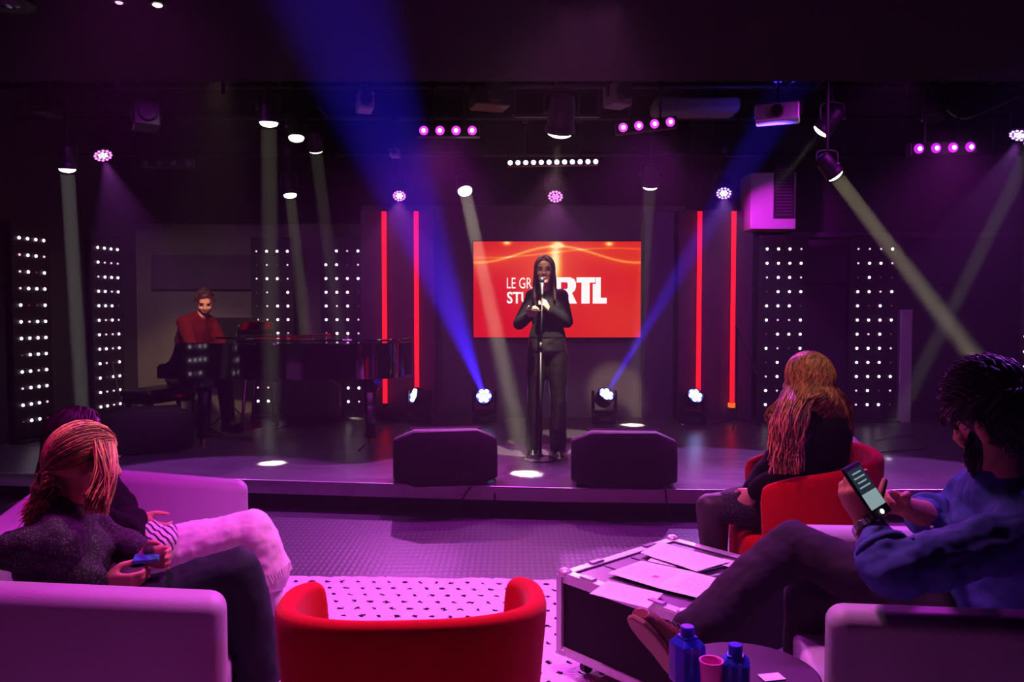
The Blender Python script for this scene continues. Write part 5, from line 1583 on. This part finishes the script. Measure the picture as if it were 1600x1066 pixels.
# ================================================================== woman in the red tub chair on the right
def build_right_woman():
    base = V((1.34, 3.74, 0.018))
    t = person('woman with very long blond hair and black jumper in the right red tub chair', base); iv = inv_of(t)
    f = V((-1, 0.12, 0)).normalized(); u = V((0, 0, 1)); l = u.cross(f)     # l = her left = towards the camera
    pel = V((1.37, 3.76, 0.56))
    hc = W(1262, 596, 3.66); neck = hc + V((0.035, 0.01, -0.15)); sh = W(1283, 672, 3.70)
    J = dict(pelvis=pel, chest=pel.lerp(sh, 0.62) + V((0.015, 0, 0)), neck=neck, hip_l=pel + l * 0.09, hip_r=pel - l * 0.09, sh_l=sh + l * 0.165 + V((0.01, 0, 0)), sh_r=sh - l * 0.165 - V((0.05, 0, 0)))
    J['el_l'] = W(1243, 742, 3.56); J['wr_l'] = W(1180, 768, 3.58)
    J['el_r'] = W(1205, 732, 3.86); J['wr_r'] = W(1172, 770, 3.74)
    J['kn_l'] = W(1108, 792, 3.66); J['an_l'] = V((0.96, 3.66, 0.11))
    J['kn_r'] = W(1118, 790, 3.86); J['an_r'] = V((1.02, 3.9, 0.11))
    R = basis(V((-0.72, 0.69, 0.0)), (0, 0, 1)); k = 1.02
    b = NB(); P = head_geo(b, hc, R, k)
    limb(b, [(neck - V((0, 0, .06)), 0.052), (hc + V((0.02, 0, -0.06)), 0.047)])
    torso_geo(b, J); [arm_geo(b, J, q) for q in 'rl']
    hand_geo(b, J['wr_l'], (-0.55, 0.25, -0.75), (0.3, 0.9, 0.2), (-1, 0, 0.4), (0.5, 0.6, 0.5), 0.95)
    hand_geo(b, J['wr_r'], (-0.8, -0.3, -0.3), (0.1, -0.9, -0.3), (-0.4, 0, 1), (0.4, 0.5, 0.4), 0.92)
    [leg_geo(b, J, q) for q in 'rl']
    link('body', b, M_skin, t, remesh=0.007, sm=2, inv=iv)
    face_parts(t, P, R, k, iv)
    b = NB(); [leg_geo(b, J, q, 0.006) for q in 'rl']; link('black_tights', b, M_tights, t, remesh=0.008, sm=2, inv=iv)
    b = NB(); torso_geo(b, J, 0.012, low=-0.12, top=0.25)
    for q in 'rl':
        h, kn = J['hip_' + q], J['kn_' + q]; limb(b, [(h, 0.105), (h.lerp(kn, 0.5), 0.092), (h.lerp(kn, 0.80), 0.078)])
    link('dark_skirt', b, M_sequin, t, remesh=0.01, sm=3, inv=iv)
    b = NB(); torso_geo(b, J, 0.032); [arm_geo(b, J, q, 0.026, end=0.90) for q in 'rl']
    limb(b, [(neck - V((0, 0, .06)), 0.075), (neck - V((0, 0, 0.01)), 0.06)])
    link('black_jumper', b, M_bk, t, remesh=0.01, sm=5, inv=iv, disp=(0.02, 0.1))
    for q in 'rl':
        b = NB(); foot_geo(b, J['an_' + q], f, u, 0.95, e=0.004); link('shoe', b, M_rub, t, remesh=0.008, sm=1, inv=iv)
    for q in ('wr_l',):
        b = NB(); c = J[q] + (J[q] - J['el_l']).normalized() * -0.0
        ax = (J['wr_l'] - J['el_l']).normalized(); x, y, _ = frame_of(ax)
        tube(b, [c + (x * math.cos(a) + y * math.sin(a)) * 0.034 for a in [i * PI / 8 for i in range(17)]], 0.004, n=6, k=0)
        link('bracelet', b, M_chrome, t, inv=iv)
    rng = random.Random(31)
    b = hair_cap(P, R, k, 1.03, -0.5, 0.6)
    # front locks fall forward over the near shoulder to the lap, the rest falls down the back
    pa = []
    for i in range(1700):
        y0 = rng.uniform(-0.8, 0.5); sg = -1 if rng.random() < 0.8 else 1      # local -x = her left = near side
        d0 = V((0.05 + sg * rng.uniform(0, .1), y0, math.sqrt(1 - y0 * y0)))
        q_ = rng.random(); fr = rng.random() < 0.3 if sg > 0 else True
        a = math.radians(48 + 132 * q_ if sg < 0 else (rng.uniform(50, 100) if fr else rng.uniform(120, 180)))
        d1 = V((sg * math.sin(a), math.cos(a), -0.2))
        pad = 1.07 + rng.uniform(0, 0.10)
        pts = [scalp(P, k, slerp(d0, d1, j / 6), pad) for j in range(7)]
        p = pts[-1]
        if fr and sg < 0:
            if q_ < 0.62:
                w_ = q_ / 0.62
                e = W(1208 + 38 * w_ + rng.gauss(0, 4), rng.uniform(690, 742), 3.46 - 0.04 * w_ + rng.gauss(0, .015))
                m_ = W(1212 + 42 * w_ + rng.gauss(0, 4), 660, 3.46 + rng.gauss(0, .015))
            else:
                w_ = (q_ - 0.62) / 0.38
                e = W(1256 + 66 * w_ + rng.gauss(0, 3), 628 + 62 * w_ ** 1.5 + rng.uniform(-6, 6), 3.50 + 0.07 * w_)
                m_ = p.lerp(e, 0.5) + V((0.02, -0.02, 0))
            pts += smooth_path([p, m_, e], 5)[1:]
        elif fr:
            e = W(rng.gauss(1213, 5), rng.uniform(640, 700), 3.70); pts += smooth_path([p, W(rng.gauss(1212, 5), 640, 3.72), e], 5)[1:]
        else:
            x_ = rng.uniform(0, 1)
            e = W(1290 + 42 * x_ , 650 + 45 * rng.random() * (0.5 + x_), 3.62 + 0.1 * rng.random())
            pts += smooth_path([p, p.lerp(e, 0.5) + V((0.02 + 0.01 * rng.random(), -0.015, 0)), e], 5)[1:]
        ph = rng.uniform(0, 6)
        for j in range(7, len(pts)):
            pts[j] = pts[j] + V((math.sin(ph + j * 0.9) * 0.007, math.cos(ph + j) * 0.005, 0))
        pa.append(pts)
    strands(b, pa, 0.0034, 0.0022)
    link('very_long_blond_hair', b, H_blond2, t, inv=iv, smooth=True, recalc=False)
build_right_woman()

# ================================================================== man with the phone
def build_man():
    base = V((1.38, 2.32, RZ))
    t = person('bearded man in a blue denim shirt and dark trousers leaning over his phone', base); iv = inv_of(t)
    pel = V((1.40, 2.36, 0.53))
    hc = W(1556, 655, 2.16)
    sh = W(1588, 790, 2.22)
    neck = W(1572, 745, 2.19)
    f = V((-0.97, 0.24, 0)); l = V((-0.24, -0.97, 0))      # his left is towards the camera
    J = dict(pelvis=pel, chest=pel.lerp(sh, 0.62) + V((0.05, 0, 0)), neck=neck, hip_l=pel + l * 0.10, hip_r=pel - l * 0.10, sh_l=sh + l * 0.19 + V((-0.02, 0, -0.03)), sh_r=sh - l * 0.19 + V((-0.04, 0, -0.01)))
    J['el_l'] = W(1398, 892, 1.98); J['wr_l'] = W(1352, 818, 2.10)
    J['el_r'] = W(1478, 815, 2.50); J['wr_r'] = W(1412, 792, 2.32)
    J['kn_l'] = W(1238, 850, 2.62); J['an_l'] = W(1075, 1000, 2.50)
    J['kn_r'] = V((1.00, 2.66, 0.53)); J['an_r'] = V((0.98, 2.62, 0.11))
    R = basis(V((-0.48, 0.85, -0.30)), (-0.25, 0, 1)); k = 1.14
    b = NB(); P = head_geo(b, hc, R, k, ear=0.008)
    limb(b, [(neck - V((-.02, 0, .04)), 0.066), (hc + V((0.03, 0, -0.05)), 0.060)])
    torso_geo(b, J, male=True, k=1.05)
    RS = (0.056, 0.045, 0.042, 0.030)
    [arm_geo(b, J, q, rs=RS) for q in 'rl']; [leg_geo(b, J, q) for q in 'rl']
    # both hands close round the phone
    hand_geo(b, J['wr_l'], (-0.42, 0.16, 0.90), (0.72, 0.45, 0.35), (0.3, -0.8, 0.4), ((0.5, 0.8, 0.4), (0.5, 0.85, 0.5), (0.55, 0.9, 0.6), (0.65, 0.9, 0.6)), 1.02, (0.9, 1.3))
    hand_geo(b, J['wr_r'], (-0.85, -0.35, 0.30), (-0.15, -0.9, -0.3), (-0.2, -0.1, 1), (0.55, 0.8, 0.5), 1.02, (0.4, 0.6))
    body = link('body', b, M_skin2, t, remesh=0.005, sm=2, inv=iv)
    face_parts(t, P, R, k, iv, brow=M_blackhair)
    b = NB(); torso_geo(b, J, 0.030, male=True, k=1.05); [arm_geo(b, J, q, 0.026, end=0.32, rs=RS) for q in 'rl']
    for q in 'rl':
        el, w = J['el_' + q], J['wr_' + q]; limb(b, [(el.lerp(w, 0.12), 0.068), (el.lerp(w, 0.42), 0.064)])
    # collar
    limb(b, [(neck - V((0, 0, .06)), 0.092), (neck - V((0, 0, .01)), 0.078)])
    shirt = link('blue_denim_shirt', b, M_shirt, t, remesh=0.008, sm=4, inv=iv, disp=(0.035, 0.08))
    for q in 'rl':
        b = NB(); el, w = J['el_' + q], J['wr_' + q]; a0, a1 = el.lerp(w, 0.36), el.lerp(w, 0.50)
        x, y, _ = frame_of(a1 - a0); loft(b, [ell(a0, x * .064, y * .064, 24), ell(a0.lerp(a1, .1), x * .072, y * .072, 24), ell(a0.lerp(a1, .9), x * .070, y * .070, 24), ell(a1, x * .062, y * .062, 24), ell(a1, x * .05, y * .05, 24)], cap=False)
        link('rolled_cuff', b, M_shirt, t, smooth=True, inv=iv, recalc=False)
    bpy.context.view_layer.update()
    dg = bpy.context.evaluated_depsgraph_get(); se = shirt.evaluated_get(dg); co = V((0, 0, CAMZ)); imw = (t.matrix_basis).inverted()
    for px, py in ((1426, 842), (1456, 822)):
        dr_ = (W(px, py, 2.0) - co).normalized(); ok, hit, nn, _ = se.ray_cast(imw @ co, dr_)
        if ok:
            b = NB(); x, y, z = frame_of(nn); cyl(b, hit - nn * 0.004, hit + nn * 0.004, 0.006, 0.005, 14); link('snap_button', b, M_chrome, shirt)
    b = NB(); torso_geo(b, J, 0.02, low=-0.12, top=0.2, male=True); leg_geo(b, J, 'l', 0.024, end=0.97, flare=0.016); leg_geo(b, J, 'r', 0.022, end=0.98, flare=0.012)
    link('dark_trousers', b, M_navy, t, remesh=0.009, sm=4, inv=iv, disp=(0.026, 0.1))
    # shoes: the raised one shows its sole
    an = J['an_l']; D = V((-0.70, -0.10, 0.70)) ; upv = V((0.55, 0.65, 0.62))
    for q, D, upv in (('l', V((-0.50, -0.30, 0.72)), V((0.66, 0.52, 0.50))), ('r', V((-0.95, 0.2, -0.05)), V((0, 0, 1)))):
        a = J['an_' + q]
        b = NB(); foot_geo(b, a, D, upv, 1.08, 0.265, e=0.006); s_ = link('shoe', b, M_shoe, t, remesh=0.006, sm=1, inv=iv)
        b = NB(); sole_geo(b, a, D, upv, 1.08, 0.265, 0.004, 0.103); link('sole', b, M_sole, s_, inv=iv, bev=0.004)
        dn = V(D).normalized(); un = (V(upv) - dn * V(upv).dot(dn)).normalized(); sn = dn.cross(un)
        for i in range(4):
            c = a + dn * (0.05 + 0.022 * i) + un * (0.008 - 0.010 * i)
            b = NB(); tube(b, [c - sn * 0.03 - un * 0.01, c + un * 0.006, c + sn * 0.03 - un * 0.01], 0.003, n=6); link('lace', b, M_rub, s_, inv=iv)
    # hair and beard
    rng = random.Random(41)
    b = hair_cap(P, R, k, 1.05, -0.5, 0.55)
    pa = []
    for i in range(2300):
        a = rng.uniform(-PI, PI); z = rng.uniform(-0.65, 1); fr = max(0, math.cos(a))
        if z < -0.3 and math.cos(a) > -0.25: continue
        if fr > 0 and z < 0.55 * fr + (0.30 if abs(math.sin(a)) > 0.85 and math.cos(a) > -0.35 else 0): continue
        d0 = V((math.sin(a) * math.sqrt(1 - z * z), math.cos(a) * math.sqrt(1 - z * z), z))
        sw = V((0.1, 0.55 if z > 0.3 else -0.1, 0.25 if z > 0.5 else -0.35))
        d1 = (d0 + sw).normalized(); mx = 0.10 + 0.22 * max(0, z) * rng.uniform(0.5, 1.2)
        pa.append([scalp(P, k, slerp(d0, d1, j / 5), 1.05 + mx * math.sin(j / 5 * 2.0)) + V((rng.gauss(0, .002), rng.gauss(0, .002), rng.gauss(0, .002))) for j in range(6)])
    strands(b, pa, 0.0034, 0.0016)
    link('short_dark_hair', b, H_black, t, inv=iv, smooth=True, recalc=False)
    b = NB()
    for i in range(33):
        a = i / 32 * 2 - 1
        limb(b, [(P(0.067 * math.sin(a * 1.5), 0.012 + 0.068 * math.cos(a * 1.45), -0.070 + 0.070 * a * a), 0.010), (P(0.060 * math.sin(a * 1.5), 0.015 + 0.066 * math.cos(a * 1.45), -0.092 + 0.068 * a * a), 0.013), (P(0.046 * math.sin(a * 1.5), 0.018 + 0.062 * math.cos(a * 1.45), -0.114 + 0.062 * a * a), 0.014)], 8)
    link('beard', b, M_blackhair, t, remesh=0.005, sm=3, inv=iv)
    b = NB(); pa = []
    for i in range(900):
        a = rng.uniform(-1, 1); q = rng.random()
        y = [0.077, 0.069, 0.056]; j = q * 1.999; j0 = int(j); fj = j - j0
        xs = (0.077, 0.073, 0.060); ys = (0.012, 0.015, 0.018); yc = (0.078, 0.079, 0.076); zs = (-0.070 + 0.070 * a * a, -0.092 + 0.068 * a * a, -0.122 + 0.062 * a * a)
        L_ = lambda s_: s_[j0] * (1 - fj) + s_[j0 + 1] * fj
        p0 = P(L_(xs) * math.sin(a * 1.5), L_(ys) + L_(yc) * math.cos(a * 1.45), L_(zs))
        d_ = (p0 - P(0, 0, -0.03)).normalized() * 0.007 + V((0, 0, -0.010))
        pa.append([p0 - d_ * 0.3, p0 + d_ * 0.4, p0 + d_ + V((rng.gauss(0, .002), rng.gauss(0, .002), 0))])
    strands(b, pa, 0.0018, 0.0008); link('beard_hair', b, M_blackhair, t, inv=iv, recalc=False)
    b = NB(); el, w = J['el_l'], J['wr_l']
    c = w.lerp(el, 0.12); ax = (w - el).normalized(); x, y, _ = frame_of(ax)
    wt = thing('wristwatch', 'chunky metal link bracelet watch on the bearded man\'s near wrist', 'watch', c)
    ivw = inv_of(wt)
    for i in range(22):
        a = 2 * PI * i / 22; p = c + (x * math.cos(a) + y * math.sin(a)) * 0.0385
        M3 = Matrix((ax, (x * -math.sin(a) + y * math.cos(a)), (x * math.cos(a) + y * math.sin(a)))).transposed()
        box(b, p, (0.020, 0.0095, 0.006), M3)
    link('link_bracelet', b, M_chrome, wt, inv=ivw, bev=0.001)
    b = NB(); o = (x * -0.7 + y * 0.7).normalized(); cyl(b, c + o * 0.034, c + o * 0.048, 0.019, n=20); link('watch_case', b, M_chrome, wt, inv=ivw)
    # phone
    pr = W(1353, 766, 2.075)
    ax_ = (W(1328, 728, 2.10) - W(1378, 802, 2.05)).normalized()   # long side as seen
    nrm = V((0.35, -0.75, 0.55)); nrm = (nrm - ax_ * nrm.dot(ax_)).normalized(); w_ = ax_.cross(nrm)
    Rm = Matrix((w_, ax_, nrm)).transposed()
    ph = thing('phone', 'black phone with a lit screen held by the bearded man', 'phone', pr, R=Rm)
    b = NB(); box(b, (0, 0, 0), (0.074, 0.150, 0.009)); link('body', b, M_rub, ph, bev=0.004, bseg=3)
    b = NB(); box(b, (0, 0.028, 0.0052), (0.062, 0.066, 0.0012)); sc_ = link('screen', b, E_phoned, ph)
    b = NB(); box(b, (0, -0.028, 0.0052), (0.062, 0.044, 0.0012)); link('screen_keyboard', b, E_phone, ph)
    b = NB()
    for r in range(4): box(b, (0.0, 0.01 + r * 0.013, 0.0062), (0.045 - 0.008 * (r % 2), 0.004, 0.0006))
    link('screen_text', b, E_phone, sc_)
    b = NB(); cyl(b, (0, -0.064, 0.005), (0, -0.064, 0.0062), 0.006, n=16); link('button', b, E_cool, ph)
build_man()
# ------------------------------------------------------------------ audience washes hung under the low ceiling, and added fill lamps
def wash(loc, tgt, e, col, ang, blend=0.6, size=0.12, lab=None):
    """lamp on the low ceiling over the audience, with its own housing"""
    loc = V(loc); d = (V(tgt) - loc).normalized()
    if lab:
        t = thing('ceiling_wash_lamp', lab, 'stage light', loc)
        R = rot_to(d)
        b = NB(); lathe(b, [(0.05, 0.20), (0.09, 0.17), (0.10, 0.02), (0.105, 0.0), (0.095, 0.0), (0.09, 0.02)], n=24)
        bmesh.ops.transform(b, matrix=R.to_4x4(), verts=b.verts); link('lamp_housing', b, M_black, t)
        b = NB(); cyl(b, (0, 0, 0.0), (0, 0, 2.9 - loc.z), 0.012, n=8); link('mount', b, M_black, t)
    return spot(loc + d * 0.05, tgt, e, col, ang, blend, size)
MAG = (1.0, .03, .92)
VIO = (.42, .06, 1.0)
wash((-1.2, 2.6, 2.74), (-1.2, 2.5, 0.4), 130, MAG, 90, lab='magenta wash lamp under the low ceiling over the left sofa')
wash((0.3, 2.9, 2.74), (0.0, 2.8, 0.0), 200, (1, .17, .82), 90, lab='pink wash lamp under the low ceiling over the rug')
wash((2.4, 2.9, 2.74), (1.4, 2.3, 0.8), 170, VIO, 70, lab='violet wash lamp under the low ceiling over the right armchair')
wash((-2.6, 1.6, 2.72), (-1.2, 2.4, 0.6), 10, MAG, 70, lab='unseen magenta fill lamp added under the low ceiling at the left rear')  # added weak fill, no such lamp in view
wash((0.3, -0.5, 2.72), (-0.2, 2.3, 0.4), 2.5, (1, .04, .3), 50, lab='unseen faint red fill lamp added under the low ceiling behind the viewer')  # added weak red fill from behind the camera
wash((0.0, 3.0, 2.74), (0.1, 2.6, 0.3), 20, (1, .72, .42), 84, lab='unseen warm fill lamp added under the low ceiling over the middle of the rug')  # added to warm the hair and rug under the magenta washes
wash((-0.7, 3.05, 2.74), W(128, 700, 2.42), 70, (1, .74, .42), 13, 0.8, 0.04, lab='unseen warm lamp added under the low ceiling, aimed at the ponytailed woman')  # added to put gold on the top of her hair
wash((0.9, 3.0, 2.74), W(1250, 600, 3.6), 40, (1, .55, .45), 17, 0.8, 0.04, lab='unseen warm lamp added under the low ceiling, aimed at the woman in the red chair')  # added to warm the strands of her hair
# lamps hidden behind the edge of the low ceiling, the violet pair added
wash((-0.15, 5.25, 3.2), (0.3, 6.9, 1.45), 60, (1, .80, .6), 34, 0.4, 0.04, lab='warm profile lamp aimed at the singer')
wash((-1.9, 5.3, 3.2), (-3.15, 8.15, 1.35), 400, (1, .62, .26), 26, 0.6, 0.05, lab='amber profile lamp aimed at the pianist')
wash((-1.9, 5.3, 3.3), (-3.9, 9.0, 0.8), 150, (1, .75, .5), 50, 0.8, 0.05)
wash((-0.35, 5.3, 3.0), (0.27, 6.9, 2.02), 480, (1, .74, .55), 9, 0.7, 0.04)
wash((-2.6, 5.3, 3.2), (-2.4, 7.9, 0.2), 85, (.62, .05, 1), 110, 0.8, 0.1, lab='unseen violet fill lamp added behind the ceiling edge over the piano')  # added fill to brighten boards, panels and walls on the piano side
wash((2.6, 5.3, 3.2), (2.6, 7.9, 0.2), 100, (.75, .04, 1), 110, 0.8, 0.1, lab='unseen violet fill lamp added behind the ceiling edge over the stage right')  # added fill to brighten boards, panels and walls on the other side
# pale light from the long bar over the screen, thrown to the floor in front of the stage
p = W(864, 262, 7.5)
spot(p, V((0.15, 4.7, 0)), 200, (1, .30, .75), 55, 0.8, 0.05)

w = bpy.data.worlds.new('room_haze'); scene.world = w; w.use_nodes = True
nt = w.node_tree
bg = nt.nodes['Background']; bg.inputs[0].default_value = (0.02, 0.005, 0.03, 1); bg.inputs[1].default_value = 0.3
vs = nt.nodes.new('ShaderNodeVolumeScatter'); vs.inputs['Density'].default_value = 0.005; vs.inputs['Anisotropy'].default_value = 0.35
nt.links.new(vs.outputs[0], nt.nodes['World Output'].inputs['Volume'])

scene.view_settings.view_transform = 'Standard'
scene.view_settings.look = 'None'
scene.view_settings.gamma = 1
scene.view_settings.exposure = 0
scene.view_settings.use_curve_mapping = False
cy = scene.cycles
cy.use_denoising = True
cy.max_bounces = 5; cy.diffuse_bounces = 2; cy.glossy_bounces = 3; cy.transmission_bounces = 2; cy.volume_bounces = 0
cy.sample_clamp_indirect = 3
cy.caustics_reflective = False; cy.caustics_refractive = False
cy.use_light_tree = True
bpy.context.view_layer.update()
